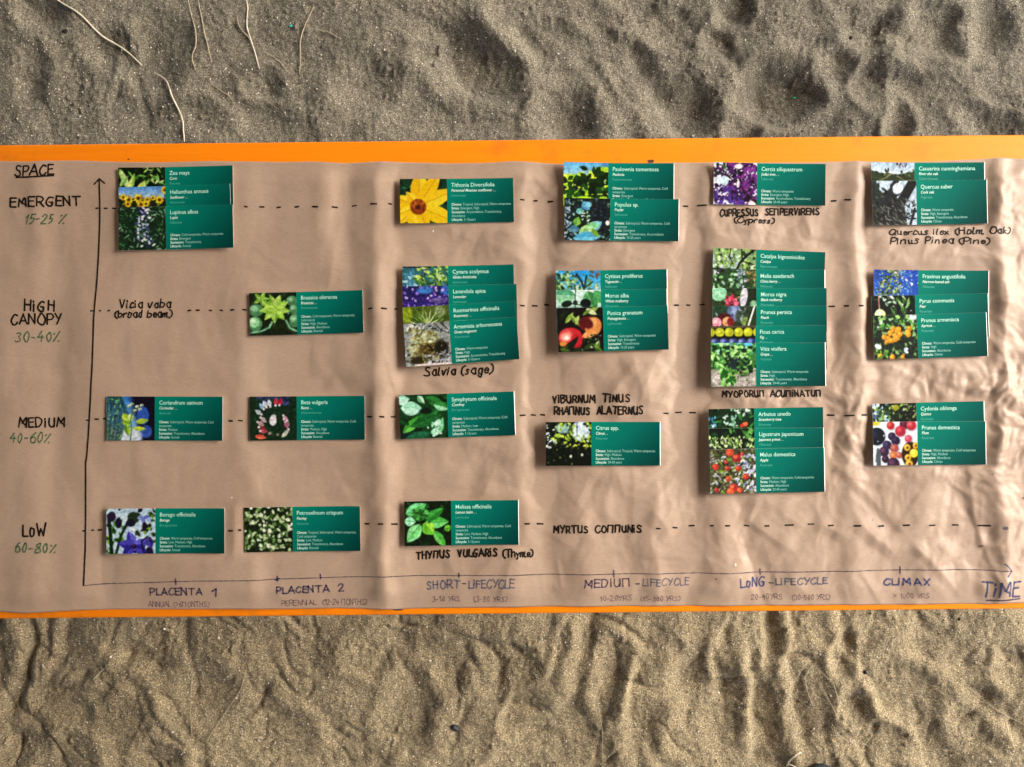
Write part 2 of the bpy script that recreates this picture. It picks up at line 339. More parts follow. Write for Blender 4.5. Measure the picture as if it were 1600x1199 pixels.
stalk([(1508,1070),(1530,1088),(1555,1108),(1580,1122),(1604,1133)], 1.0, 'pale straw slanting to the right edge of the lower sand', M_dull)
stalk([(1198,1168),(1204,1178),(1212,1188)], 1.2, 'short dark twig near the bottom edge right of centre', M_dull)
stalk([(1228,1199),(1233,1186),(1241,1177),(1250,1173)], 3.2, 'pale root fragment beside the dark shoe tip at the bottom edge', M_straw, name='root_fragment', group='pale root fragments', cat='root')
stalk([(1229,1193),(1238,1195),(1246,1200)], 2.4, 'small curled pale root fragment touching the bottom edge', M_straw, name='root_fragment', group='pale root fragments', cat='root')
def pebble(x, y, r, col, label, name='pebble', cat='pebble', flat=.7, rough=.6, seed=0):
    rs = np.random.RandomState(seed); V = []; F = []; n = 10; m = 6
    for j in range(m+1):
        th = math.pi*j/m
        for i in range(n):
            a = 2*math.pi*i/n; q = r*GS*(1+.2*math.sin(a*2+seed)+.12*rs.randn()*(0 < j < m)*.5)
            V.append((q*math.sin(th)*math.cos(a), q*math.sin(th)*math.sin(a)*.8, q*math.cos(th)*flat))
    for j in range(m):
        for i in range(n): F.append((j*n+i, (j+1)*n+i, (j+1)*n+(i+1) % n, j*n+(i+1) % n))
    o = mesh_obj(name, V, F, mat(name+'_mat', rough, .4, col)[0]); X, Y = gpx(x, y); o.location = (X, Y, ghz(x, y)+r*GS*flat*.35)
    return tag(o, label, cat)
pebble(453.5, 40, 2.6, (.06, .42, .38), 'turquoise crumb on the sand in the upper left', 'plastic_crumb', 'plastic crumb', seed=1)
pebble(1249, 145.5, 2.4, (.03, .45, .28), 'green crumb in the deep hollow at upper right', 'plastic_crumb', 'plastic crumb', seed=2)
pebble(711, 1137, 7, (.012, .014, .016), 'small black stone in the lower sand left of centre', seed=3)
pebble(1352, 1050, 4, (.015, .013, .005), 'black pebble in the lower right sand', seed=4)
pebble(1498, 967, 2.6, (.01, .01, .01), 'tiny black pebble just under the table at lower right', seed=5)
pebble(1331, 58, 3.4, (.015, .013, .005), 'dark crumb of bark in the upper right sand', 'bark_crumb', 'bark', seed=6)
pebble(105, 51, 4.4, (.02, .016, .013), 'dark bark fragment beside the long pale stalk', 'bark_crumb', 'bark', seed=7)
for k, (x, y) in enumerate([(257,983),(343,996),(174,1026),(273,1141),(672,1033),(872,84),(1128,1090),(1541,1186)]):
    where = ['just under the table at lower left', 'under the table right of the lower left stone', 'near the lower left straw', 'at lower left beside the bright ridge',
             'in the lower sand above the black stone', 'in the upper sand above the table middle', 'between the lower right ridges', 'in the bottom right corner'][k]
    tag(pebble(x, y, 1.9, (.72, .68, .60), 'tiny white stone ' + where, 'white_stone', 'stone', seed=10+k), group='tiny white stones in the sand')

# dark shoe whose toe just enters the picture at the bottom
sh = empty('shoe', (*gpx(1281, 1194), ghz(1280, 1215)))
def loft(name, prof, m, parent, n=20):
    V = []; F = []
    for (y, hw, z0, z1) in prof:
        for i in range(n):
            a = 2*math.pi*i/n; V.append((hw*math.copysign(abs(math.cos(a))**.8, math.cos(a)), y, (z0+z1)/2+(z1-z0)/2*math.copysign(abs(math.sin(a))**.7, math.sin(a))))
    for k in range(len(prof)-1):
        for i in range(n): F.append((k*n+i, k*n+(i+1) % n, (k+1)*n+(i+1) % n, (k+1)*n+i))
    F.append(tuple(range(n))[::-1]); F.append(tuple((len(prof)-1)*n+i for i in range(n)))
    return mesh_obj(name, V, F, m, parent)
loft('upper', [(0, .008, .018, .026), (-.004, .020, .014, .036), (-.015, .033, .012, .046), (-.04, .044, .010, .056), (-.09, .048, .010, .072), (-.15, .040, .010, .092), (-.21, .034, .010, .098), (-.26, .032, .010, .092), (-.285, .018, .012, .07)],
     mat('shoe_fabric', .75, .2, (.012, .035, .04))[0], sh)
loft('sole', [(.002, .009, 0, .014), (-.004, .024, 0, .017), (-.015, .037, 0, .008), (-.04, .048, 0, .008), (-.09, .051, 0, .008), (-.15, .040, 0, .005), (-.22, .037, 0, .024), (-.27, .034, 0, .024), (-.29, .018, 0, .022)],
     mat('shoe_sole', .8, .2, (.03, .035, .035))[0], sh)
tag(sh, 'dark teal shoe toe just entering at the bottom edge', 'shoe')

# ------------------------------------------------------------------ table
TW = (960-218.7)*S*math.cos(TAB_ROT)
tcx, tcy = px(800, 589.0)
table = empty('folding_table', (tcx, tcy, 0), TAB_ROT)
tag(table, 'long bright orange wooden folding table standing on the sand under the brown paper', 'table')
HL = 1.1
box('tabletop', -HL, HL, -TW/2, TW/2, TZ-.028, TZ, M_orange, table, .0022)
M_stain = mat('dark_stain', .7, .2, (.10, .045, .02))[0]
M_steel = mat('green_steel', .5, .4, (.03, .09, .05))[0]
a_ = np.linspace(0, 2*math.pi, 14, endpoint=False)
for (X_, Y_, ra, rb) in ((1017,252.5,5,3.2),(622,953,8,1.3),(201,249.5,1.6,1.2)):
    q_ = px(X_, Y_); c_, s_ = math.cos(-TAB_ROT), math.sin(-TAB_ROT); ux, uy = q_[0]-tcx, q_[1]-tcy; lx, ly = ux*c_-uy*s_, ux*s_+uy*c_
    V = [(lx+ra*S*math.cos(a)*(1+.2*math.sin(3*a)), ly+rb*S*math.sin(a)*(1+.15*math.cos(2*a)), TZ+.0003) for a in a_]
    mesh_obj('stain', V, [tuple(range(14))], M_stain, table)
for s in (-1, 1):
    for q in (-1, 1):
        V, F = tube([(s*.82, q*.19, TZ-.03), (s*.84, q*.2, .35), (s*.86, q*.205, -.02)], .012, 10)
        mesh_obj('leg', [tuple(v) for v in V], F, M_steel, table)
    V, F = tube([(s*.85, -.2, .22), (s*.85, .2, .22)], .009, 8); mesh_obj('crossbar', [tuple(v) for v in V], F, M_steel, table)
    V, F = tube([(s*.84, 0, .3), (s*.45, 0, TZ-.03)], .007, 8); mesh_obj('brace', [tuple(v) for v in V], F, M_steel, table)

# ------------------------------------------------------------------ kraft paper, a height field over photo pixels
PXS = 2.4
pxs = np.arange(-260, 1862, PXS); NY = 294
def interp(x, pts): return np.interp(x, [p[0] for p in pts], [p[1] for p in pts])
etop = [(-300,253),(0,252.5),(45,253.5),(75,252),(120,251.5),(190,254),(250,254.5),(330,252.5),(450,254),(490,253.5),(540,255.5),(600,253.5),(640,254.5),(700,256),(760,255.5),(800,253),(830,254),(870,256.5),(960,256.5),(1080,254.5),(1150,255),(1260,254.5),(1340,252.5),(1400,254.5),(1460,253),(1520,250.5),(1556,248),(1610,249.5),(1900,251)]
ebot = [(-300,955),(0,955),(40,957.5),(80,955.5),(130,953),(190,952),(250,951.5),(360,951),(430,951.5),(530,950),(620,951.5),(700,949.5),(860,947.3),(1000,946.6),(1080,946),(1180,946),(1320,944.5),(1380,944.8),(1480,943.3),(1540,943.8),(1575,941.5),(1640,942),(1900,942)]
# shading profile along x: + = slope that faces the light on the right
def prof(x, pts): return np.interp(x, [p[0] for p in pts], [p[1] for p in pts])
topP = [(-260,0),(0,0),(50,-.1),(75,.25),(100,0),(375,0),(400,.1),(440,-.1),(500,-.1),(525,.35),(545,.1),(560,-.3),(590,-.25),(600,.3),(622,.45),(640,0),(800,-.2),(812,.2),(825,.9),(840,.9),(856,.1),(872,-.9),(884,-.5),(900,0),(1050,.1),(1066,.5),(1080,.2),(1098,-.8),(1110,-.6),(1120,0),(1285,.1),(1298,-.1),(1316,-.9),(1328,-.7),(1336,.9),(1346,1.0),(1354,-.3),(1362,-.3),(1380,0),(1530,0),(1546,-.5),(1556,.3),(1562,1.2),(1572,1.3),(1588,.3),(1600,.6),(1700,0),(1862,0)]
midP = [(-260,0),(0,0),(75,.2),(110,-.1),(160,.1),(330,0),(370,-.1),(400,.15),(470,-.1),(560,-.2),(585,-.35),(602,.5),(625,.5),(640,0),(800,-.1),(812,.2),(818,.9),(835,.8),(848,0),(860,-1),(880,-.4),(1036,.2),(1052,.6),(1072,.4),(1085,-.4),(1100,-1.1),(1112,-.6),(1285,.1),(1296,-.7),(1312,-1),(1326,-.4),(1338,.7),(1350,.7),(1360,-.6),(1375,0),(1535,.1),(1545,-.8),(1556,-.6),(1563,1.3),(1580,.9),(1600,.2),(1700,0),(1862,0)]
botP = [(-260,0),(0,0),(30,-.1),(75,.2),(100,0),(160,.2),(180,-.1),(390,0),(410,.3),(440,0),(500,.1),(560,0),(590,-.5),(602,-.2),(612,.6),(640,.3),(660,0),(740,0),(790,-.3),(806,-.1),(816,.6),(850,.5),(868,-.5),(905,-.5),(918,.2),(930,.7),(975,.2),(1004,-.6),(1020,-.3),(1028,.8),(1050,.6),(1080,.1),(1096,-.6),(1118,-.6),(1132,.7),(1150,.7),(1185,.1),(1215,-.3),(1236,.3),(1290,.2),(1310,-.4),(1338,.6),(1370,.3),(1420,-.5),(1450,.6),(1500,.5),(1515,-.4),(1550,-1.2),(1562,.2),(1570,1.5),(1590,.9),(1620,0),(1862,0)]
XX = np.repeat(pxs[None], NY, 0); tt = np.linspace(0, 1, NY)[:, None]
YY = interp(pxs, ebot)[None]*(1-tt)+interp(pxs, etop)[None]*tt
def warpx(y): return gnoise(XX*.15, y, 130, 41)*14
Xw = XX + warpx(YY)*sstep(300, 900, XX) + gnoise(XX, YY, 45, 47)*5
wt = sstep(520, 330, YY); wb = sstep(640, 860, YY)
sl_ = prof(Xw, topP)*wt + prof(Xw, botP)*wb + prof(Xw, midP)*(1-wt-wb)
sl_ *= 1+1.3*sstep(760, 560, XX)
sl_ -= sl_.mean(1, keepdims=True)
K = .27
PH = -np.cumsum(sl_*PXS*S*K, axis=1)
PH -= sstep(0, 1, (XX+260)/2122)*PH[:, -1:]
kern = 121; pad = np.pad(PH, ((0, 0), (kern//2, kern//2)), 'edge'); cs = np.cumsum(np.pad(pad, ((0, 0), (1, 0))), axis=1)
PH = PH - .9*(cs[:, kern:]-cs[:, :-kern])/kern      # folds stay local, the sheet does not climb
grow = .28 + .6*sstep(380, 1250, XX)
def ridn(sc_, seed, ax=1.0, ay=1.0): return np.abs(gnoise(XX*ax, YY*ay, sc_, seed))
wx = XX + 22*gnoise(XX, YY, 80, 51); wy = YY + 22*gnoise(XX, YY, 80, 52)
def rid2(sc_, seed, ang, an):
    c_, s_ = math.cos(ang), math.sin(ang); u = wx*c_+wy*s_; v = (-wx*s_+wy*c_)*an; return np.abs(gnoise(u, v, sc_, seed))
PH += .001*grow*(1.5*rid2(120, 61, .5, .6) - 1.5*rid2(85, 62, -.6, .7) + 1.0*rid2(55, 63, 1.1, .6) - .8*rid2(38, 64, .1, .5)
                 + .5*rid2(22, 65, .9, .7) - .34*rid2(14, 66, -.4, .8))
mr_ = np.exp(-((YY-655)/95)**2)*sstep(900, 1300, XX)+.7*np.exp(-((XX-1560)/50)**2)
PH += .0014*mr_*(1.3*rid2(36, 71, .4, .7)-1.2*rid2(26, 72, -.9, .8)+.6*rid2(15, 73, .2, 1))
crs = np.random.RandomState(12)
for k in range(620):
    cx = -200 + 2000*crs.rand()**.75; cy = 250+710*crs.rand(); g = float(sstep(250, 1300, cx))
    if crs.rand() > .4+.6*g: continue
    if abs(cy-655) > 110 and crs.rand() < .25: cy = 655+crs.randn()*70
    L = (26+95*crs.rand()**2)*(1.2-.4*g); wd = 6+17*crs.rand()**1.5; a = crs.choice([-1, 1])*(.25+.75*crs.rand())*wd/16*(.2+.8*g)
    th = crs.choice([1.35, 1.9, .5, 2.6])+crs.randn()*.35; c_, s_ = math.cos(th), math.sin(th); q = L*2.2+wd
    i0, i1 = np.searchsorted(pxs, [cx-q, cx+q]); sl0 = np.s_[:, max(i0, 0):max(i1, 1)]
    dx, dy = XX[sl0]-cx, YY[sl0]-cy; u = dx*c_+dy*s_; v = -dx*s_+dy*c_ + 2.5*np.sin(u/L*1.7+cx)
    tri = np.where(v > 0, 1-v/wd, 1+v/(wd*2.1)); PH[sl0] += .0023*a*np.clip(tri, 0, 1)*np.exp(-(u/L)**4)
PH += .0003*gnoise(XX, YY, 60, 77) + .00022*sstep(0, 1, (700-XX)/500)*gnoise(XX, YY*.25, 28, 78)
flat = np.zeros_like(PH)      # the cards press the sheet flat under them
for (a0, a1, b0, b1) in ((185,370,262,392),(170,353,618,690),(168,355,793,865),(391,570,456,525),(390,573,618,690),(383,566,790,863),(625,805,280,352),(629,811,415,575),(624,808,612,687),(632,813,780,852),
        (880,1060,256,379),(866,1044,422,552),(851,1032,658,728),(1112,1289,256,323),(1106,1289,390,605),(1103,1285,637,773),(1355,1540,256,355),(1355,1542,423,564),(1357,1538,628,727)):
    flat = np.maximum(flat, sstep(a0-16, a0+8, XX)*sstep(a1+16, a1-8, XX)*sstep(b0-16, b0+8, YY)*sstep(b1+16, b1-8, YY))
PH = PH*(1-.8*flat)
edge = np.minimum(tt, 1-tt)*NY*PXS
PH = PH - np.percentile(PH, 4); PH = np.where(PH < 0, PH*.15, PH)
PH = .0009 + np.maximum(PH, -.0004)
PH = PH*(.45+.55*sstep(0, 34, edge))
PZ = TZ + PH
Vp = np.stack([(XX-800)*S, (599.5-YY)*S, PZ], -1)
paper = mesh_obj('paper_sheet', Vp.reshape(-1, 3)-np.array([0, 0, TZ]), grid_faces(len(pxs), NY), M_paper)
paper.location = (0, 0, TZ)
mo = paper.modifiers.new('thickness', 'SOLIDIFY'); mo.thickness = .00018; mo.offset = -1
tag(paper, 'long creased sheet of brown kraft paper with a hand-drawn chart, on the orange table', 'paper')
def pz(x, y):
    x = np.asarray(x, float); y = np.asarray(y, float); i = np.clip((x-pxs[0])/PXS, 0, len(pxs)-1.001); i0 = i.astype(int); fi = i-i0
    yb_, yt_ = np.interp(x, pxs, interp(pxs, ebot)), np.interp(x, pxs, interp(pxs, etop))
    j = np.clip((yb_-y)/(yb_-yt_)*(NY-1), 0, NY-1.001); j0 = j.astype(int); fj = j-j0
    return (PZ[j0, i0]*(1-fi)+PZ[j0, i0+1]*fi)*(1-fj)+(PZ[j0+1, i0]*(1-fi)+PZ[j0+1, i0+1]*fi)*fj
paper.name = 'paper_chart'
# ------------------------------------------------------------------ marker strokes as thin ribbons of ink on the paper
_zc = [0]
def ribbon(P, wd, wob=.12):
    """P: polyline in photo pixels -> verts, quads (relative to the paper sheet)"""
    P = np.asarray(P, float); n = len(P)
    if n < 2: return None
    d = np.gradient(P, axis=0); L = np.hypot(d[:, 0], d[:, 1])+1e-9; d = d/L[:, None]; nn = np.stack([-d[:, 1], d[:, 0]], 1)
    P = np.vstack([P[0]-d[0]*wd*.42, P, P[-1]+d[-1]*wd*.42]); nn = np.vstack([nn[0], nn, nn[-1]])
    W = np.array([wd*.5*(1+wob*rnd.uniform(-1, 1)) for _ in range(len(P))]); W[0] *= .45; W[-1] *= .45
    A, B = P+nn*W[:, None], P-nn*W[:, None]; _zc[0] = (_zc[0]+1) % 9
    V = []
    for q in range(len(P)):
        for pnt in (B[q], P[q], A[q]):
            z = float(pz(pnt[0], pnt[1]))-TZ+.00016+_zc[0]*.000012
            V.append(((pnt[0]-800)*S, (599.5-pnt[1])*S, z))
    F = []
    for q in range(len(P)-1):
        a = q*3; F += [(a, a+3, a+4, a+1), (a+1, a+4, a+5, a+2)]
    return V, F
def ink_obj(name, polys, wd, m, wob=.12):
    V, F = [], []
    for P in polys:
        r = ribbon(P, wd*rnd.uniform(1.0, 1.22), wob)
        if r: F += [tuple(i+len(V) for i in f) for f in r[1]]; V += r[0]
    # face normals up
    o = mesh_obj(name, V, F, m, paper)
    return o
G = {  # single-stroke hand alphabet: width then strokes; digits are x,y (0-9); letters a,b,c = y -1..-3 ; ~ = smoothed
'A':(8,'0049 4980','2373'),'B':(7,'0009','~0949684605','~054563513000'),'C':(7,'~78491603205072'),'D':(8,'0009','~093967644100'),
'E':(6,'6909','0900','0060','0555'),'F':(6,'6909','0900','0555'),'G':(8,'~78491603205063','3464','6461'),'H':(7,'0900','6960','0565'),'I':(2,'0900'),
'K':(6,'0900','680460'),'L':(5,'0900','0060'),'M':(9,'0019','194482','4479 8980'),'N':(7,'0009','0960','6069'),'O':(8,'~391512306084684939'),
'P':(6,'0009','~0949674404'),'Q':(8,'~49151240737749','5280'),'R':(7,'0009','~0949674404','3470'),'S':(7,'~68391735546130 01'),'T':(8,'0989','4940'),
'U':(7,'~0903204063','6360','6369'),'V':(7,'0930','3069'),'W':(9,'0920','2045','4560','6089'),'X':(7,'0960','0069'),'Y':(7,'0935','7920'),'Z':(6,'0969','6900','0060'),
'j':(3,'~36321b0b'),'$':(9,'0009','0979','7970'),          # $ = M written with a flat top
'^':(2,'0600','0809'),                                     # ^ = capital i with a dot
'0':(6,'~391613305357493 9'),'1':(4,'0639','3930'),'2':(6,'~0729584500','0060'),'3':(6,'~1849573553512001'),'4':(6,'390464','4640'),'5':(6,'5919','1915','~15554210'),
'6':(6,'~5926132050634514'),'7':(6,'0969','6920'),'8':(6,'~49173562401013455849'),'9':(6,'~573517395741'),
'(':(3,'~3a020739'),')':(3,'~0a323709'),'-':(5,'0444'),'.':(2,'0001'),'%':(7,'0069','0718','5061'),'>':(5,'0745','4502'),',':(2,'000b'),
'a':(6,'~45361412305056','5651','5160'),'b':(6,'0900','~0535544120 01'),'c':(5,'~454626131030 51'),'d':(6,'~4526122040','4940'),'e':(5,'~13534525132051'),
'g':(6,'~45261230505 6','~565b2b1a'),'h':(6,'0900','~04264650'),'i':(2,'0500','0708'),'k':(5,'0900','450350'),'l':(3,'~19011020'),'m':(8,'0500','~03253530','~3355666080'),
'n':(6,'0500','~03254550'),'o':(6,'~26131040535526'),'p':(6,'050c','~0535544120 01'),'r':(4,'0500','~032545'),'s':(5,'~45261433311001'),'t':(4,'~19122031','0646'),
'u':(6,'~05112041','4550','5060'),'v':(5,'~0520 4556'),'x':(5,'0550','0045'),'y':(5,'0521','~45222b0b'),'w':(8,'~0511203541607085'),
}
ym_ = {'a': -1.2, 'b': -2.6, 'c': -3.5}
def glyph(ch):
    g = G[ch]; out = []
    for s in g[1:]:
        sm = s.startswith('~'); s = s.replace('~', '').replace(' ', '')
        pts = []
        for k in range(0, len(s)-1, 2):
            a, b_ = s[k], s[k+1]
            if not a.isdigit(): continue
            pts.append((int(a), ym_[b_] if b_ in ym_ else int(b_)))
        if len(pts) > 1: out.append((sm, pts))
    return g[0], out
def word(text, x0, x1, yb0, yb1, cap, wd, m, slant=0., jit=1., seed=0, name='handwritten_word', gap=2.2):
    r = random.Random(seed*91+len(text)+int(x0)); adv = 0; items = []
    for ch in text:
        if ch == ' ': adv += 5; continue
        w_, st = glyph(ch); items.append((adv, w_, st)); adv += w_+gap
    adv -= gap; sx = (x1-x0)/adv; sy = cap/9.
    polys = []
    for (a, w_, st) in items:
        rot = r.uniform(-.07, .07)*jit; sc2 = 1+r.uniform(-.09, .09)*jit; dy = r.uniform(-.5, .5)*jit*cap/14; f = (a+w_/2)/adv
        yb = yb0+(yb1-yb0)*f+dy; cx = x0+(a+w_/2)*sx
        for (sm, pts) in st:
            Q = []
            for (u, v) in pts:
                u2 = (u-w_/2+r.uniform(-.35, .35)*jit)*sx*sc2; v2 = (v+r.uniform(-.3, .3)*jit)*sy*sc2; u2 += v2*slant
                Q.append((cx+u2*math.cos(rot)-v2*math.sin(rot), yb-(v2*math.cos(rot)+u2*math.sin(rot))))
            if sm: polys.append(spline(Q, 1.2))
            else:
                for q0, q1 in zip(Q[:-1], Q[1:]): polys.append(spline([q0, q1], 1.6))
    return ink_obj(name, polys, wd, m)
B_ = 2.5
word('SPACE', 26, 86, 277, 274, 16.5, 2.6, M_black, seed=1); ink_obj('underline', [spline([(28.5,278.8),(55,278),(86,275.5)], 2.4)], 2.2, M_black)
word('EMERGENT', 20, 128, 324.5, 322, 13.5, 2.5, M_black, seed=2); word('15-25 %', 41, 103, 351.5, 350.5, 14.5, 2.0, M_green, .25, seed=3)
word('H^GH', 42, 87, 487, 486, 16, 2.5, M_black, seed=4); word('CANOPY', 21, 97, 507.5, 507, 15.5, 2.4, M_black, seed=5)
word('30-40%', 27, 95, 535, 534, 15, 2.1, M_green, .1, seed=6)
word('MED^UM', 33, 103, 667.5, 667, 14, 2.5, M_black, seed=7); word('40-60%', 20, 80, 691.5, 692, 15, 2.1, M_green, .1, seed=8)
word('LoW', 40, 76, 836.5, 836, 18, 2.5, M_black, seed=9); word('60-80%', 27, 90, 861, 863, 14, 2.3, M_green, .1, seed=10)
word('Vicia vaba', 189, 268, 482, 481, 12.5, 2.1, M_black, .1, seed=11, gap=1.6); word('(broad beam)', 182, 269, 496.5, 496, 11, 2.2, M_black, .1, seed=12, gap=1.2)
word('Salvia (sage)', 663, 769, 588, 583, 13, 2.3, M_black, .15, seed=13, gap=1.6)
word('THY$US', 651, 703, 874, 870, 11.5, 2.6, M_black, seed=14); word('VULGARI^S'.replace('I^', '^'), 716, 777, 869.5, 867.5, 11, 2.6, M_black, seed=15); word('(Thyme)', 786, 832, 869, 868, 11, 2.4, M_black, seed=16, gap=1)
word('V^BURNUM', 864, 930, 629.5, 629, 11, 2.4, M_black, seed=17); word('T^NUS', 941, 983, 628.5, 628, 11.5, 2.4, M_black, seed=18)
word('RHA$NUS', 866, 921, 648, 647.5, 11, 2.4, M_black, seed=19); word('ALATERNUS', 932, 1003, 647, 647, 11.5, 2.5, M_black, seed=20)
word('MYRTUS', 865, 918, 832, 831, 10.5, 2.4, M_black, seed=21); word('CO$$UN^S', 930, 1001, 831.5, 830.5, 10.5, 2.4, M_black, seed=22)
word('CUPRESSUS', 1124, 1183, 339.5, 338.5, 10.5, 2.2, M_black, seed=23); word('SE$PERV^RENS', 1194, 1279, 337, 336.5, 9.5, 2.3, M_black, seed=24)
word('(Cypress)', 1146, 1208, 349.5, 350, 8.5, 1.9, M_black, .1, seed=25, gap=1.2)
word('MYOPORU$', 1127, 1192, 620.5, 619.5, 9.5, 2.2, M_black, seed=26); word('ACU$^NATU$', 1202, 1281, 620, 619, 9.5, 2.2, M_black, seed=27)
word('Quercus ilex', 1386, 1479, 368.5, 367.5, 9, 1.8, M_black, .2, seed=28, gap=1.5); word('(Holm Oak)', 1489, 1573, 367.5, 366.5, 10, 2.0, M_black, .15, seed=29, gap=1.2)
word('Pinus Pinea', 1388, 1486, 383, 381, 10.5, 1.8, M_black, .15, seed=30, gap=1.6); word('(Pine)', 1495, 1540, 382.5, 383, 9.5, 1.9, M_black, .1, seed=31, gap=1.2)
word('PLACENTA', 237, 318, 929, 928, 10.5, 2.2, M_navy, seed=32); word('1', 333, 342, 931, 930, 12, 2.2, M_navy, seed=33)
word('ANNUAL (>6$ONTHS)', 233, 328, 947.5, 947.5, 8, 1.1, M_faint, seed=34, gap=1.2)
word('PLACENTA', 434, 515, 926.5, 924, 10, 2.2, M_navy, seed=35); word('2', 530, 538, 923, 923, 10, 2.2, M_navy, seed=36)
word('PERENN^AL', 441, 495, 946, 944.5, 8, 1.1, M_faint, seed=37, gap=1.2); word('(12-24 $ONTHS)', 505, 573, 945, 944, 8.5, 1.1, M_faint, seed=38, gap=1)
word('SHORT', 667, 719, 920, 917.5, 12, 2.3, M_greyblue, seed=39); word('-', 723, 729, 915, 915, 9, 1.8, M_navy, seed=40); word('L^FECYCLE', 733, 803, 918, 916.5, 12, 2.2, M_greyblue, seed=41)
word('3-10 YRS', 676, 719, 940, 938.5, 8, 1.1, M_faint, seed=42, gap=1.2); word('(3-80 YRS)', 741, 792, 939.5, 939, 8.5, 1.1, M_faint, seed=43, gap=1.2)
word('MED^U$', 913, 985, 917, 915, 11.5, 1.9, M_navy, seed=44); word('-', 993, 1000, 915, 915, 9, 1.9, M_navy, seed=45); word('L^FECYCLE', 1004, 1076, 914.5, 913, 10.5, 1.7, M_greyblue, seed=46)
word('10-20YRS', 937, 987, 939, 937.5, 8, 1.1, M_faint, seed=47, gap=1.3); word('(15-300 YRS)', 1001, 1062, 939, 938, 7.5, 1.1, M_faint, seed=48, gap=1.2)
word('LoNG', 1156, 1195, 917, 914.5, 13, 2.4, M_blue, seed=49); word('-', 1201, 1209, 915, 915, 9, 2.0, M_navy, seed=50); word('L^FECYCLE', 1212, 1291, 913.5, 910.5, 9.5, 2.1, M_greyblue, seed=51)
word('20-40YRS', 1173, 1222, 936.5, 935.5, 8, 1.1, M_faint, seed=52, gap=1.3); word('(30-500 YRS)', 1237, 1295, 937, 936, 8, 1.0, M_faint, seed=53, gap=1.2)
word('CL^MAX', 1380, 1450, 914, 912.5, 10.5, 2.4, M_blue, seed=54); word('> 1000 YRS', 1396, 1450, 935, 934, 8, 1.0, M_faint, seed=55, gap=1.2)
word('TiME'.replace('i', '^'), 1531, 1591, 932.5, 930, 22, 2.6, M_blue, seed=56); ink_obj('underline', [spline([(1540,937.5),(1565,937),(1592,935)], 2.4)], 2.0, M_navy)
vert = [(157.5,283),(158.2,325),(157,380),(154,440),(150,484),(147,560),(143,640),(138,712),(136.5,722),(136.5,760),(135.5,850),(133,914)]
ink_obj('vertical_axis', [spline(vert, 2.4)], 2.1, M_black, .08)
ink_obj('arrow_head', [spline([(149.5,289.5),(157.5,281)], 2), spline([(157.5,281),(166,288)], 2)], 2.1, M_black)
ink_obj('time_axis', [spline([(133,914),(165,912),(230,909.5),(300,906.8),(400,905.5),(435,904),(520,901.5),(600,899.3),(720,898.6),(840,897),(960,896),(1080,894.8),(1187,893.6),(1340,891.2),(1450,889.3),(1520,889.8),(1575,891)], 2.4)], 1.4, M_line, .25)
ink_obj('arrow_head', [spline([(1564.5,879.5),(1570,884),(1576,891)], 2), spline([(1576,891),(1568.5,900)], 2)], 1.9, M_blue)
for (x, y0, y1, w_) in [(277,903,912,2.2),(434.5,900,907,2.6),(501.5,896.5,903.5,2.2),(717,895,901.5,2.2),(958,890.5,900.5,2.2),(1187,889,897.5,2.2),(1404.5,885,895,2.2)]:
    ink_obj('tick_mark', [spline([(x, y0), (x+.4, y1)], 2)], w_, M_navy)
ink_obj('tick_mark', [spline([(431.5,905.5),(438,903.2)], 2)], 2.2, M_navy)
for (X_, Y_, w_, m_) in ((1117,903,1.6,M_navy),(1565,824,4.5,M_greyblue),(1531,853,3.6,M_faint),(1360,862,1.2,M_faint),(1361,812,1.2,M_navy),(1545,740,1.8,M_faint),(1600,650,2.5,M_faint),(1598,778,2.5,M_faint)):
    ink_obj('speck', [spline([(X_-w_*.5, Y_+.4), (X_, Y_), (X_+w_*.5, Y_-.3)], 1)], w_, m_, .3)
for (X_, Y_, w_) in ((364.5,777,1.3),(677,362,1.5),(1147,881,1.8),(553.5,944,1.0)):
    ink_obj('pale_chip', [spline([(X_, Y_-w_*.6), (X_+.5, Y_), (X_, Y_+w_*.6)], 1)], w_, M_card, .3)
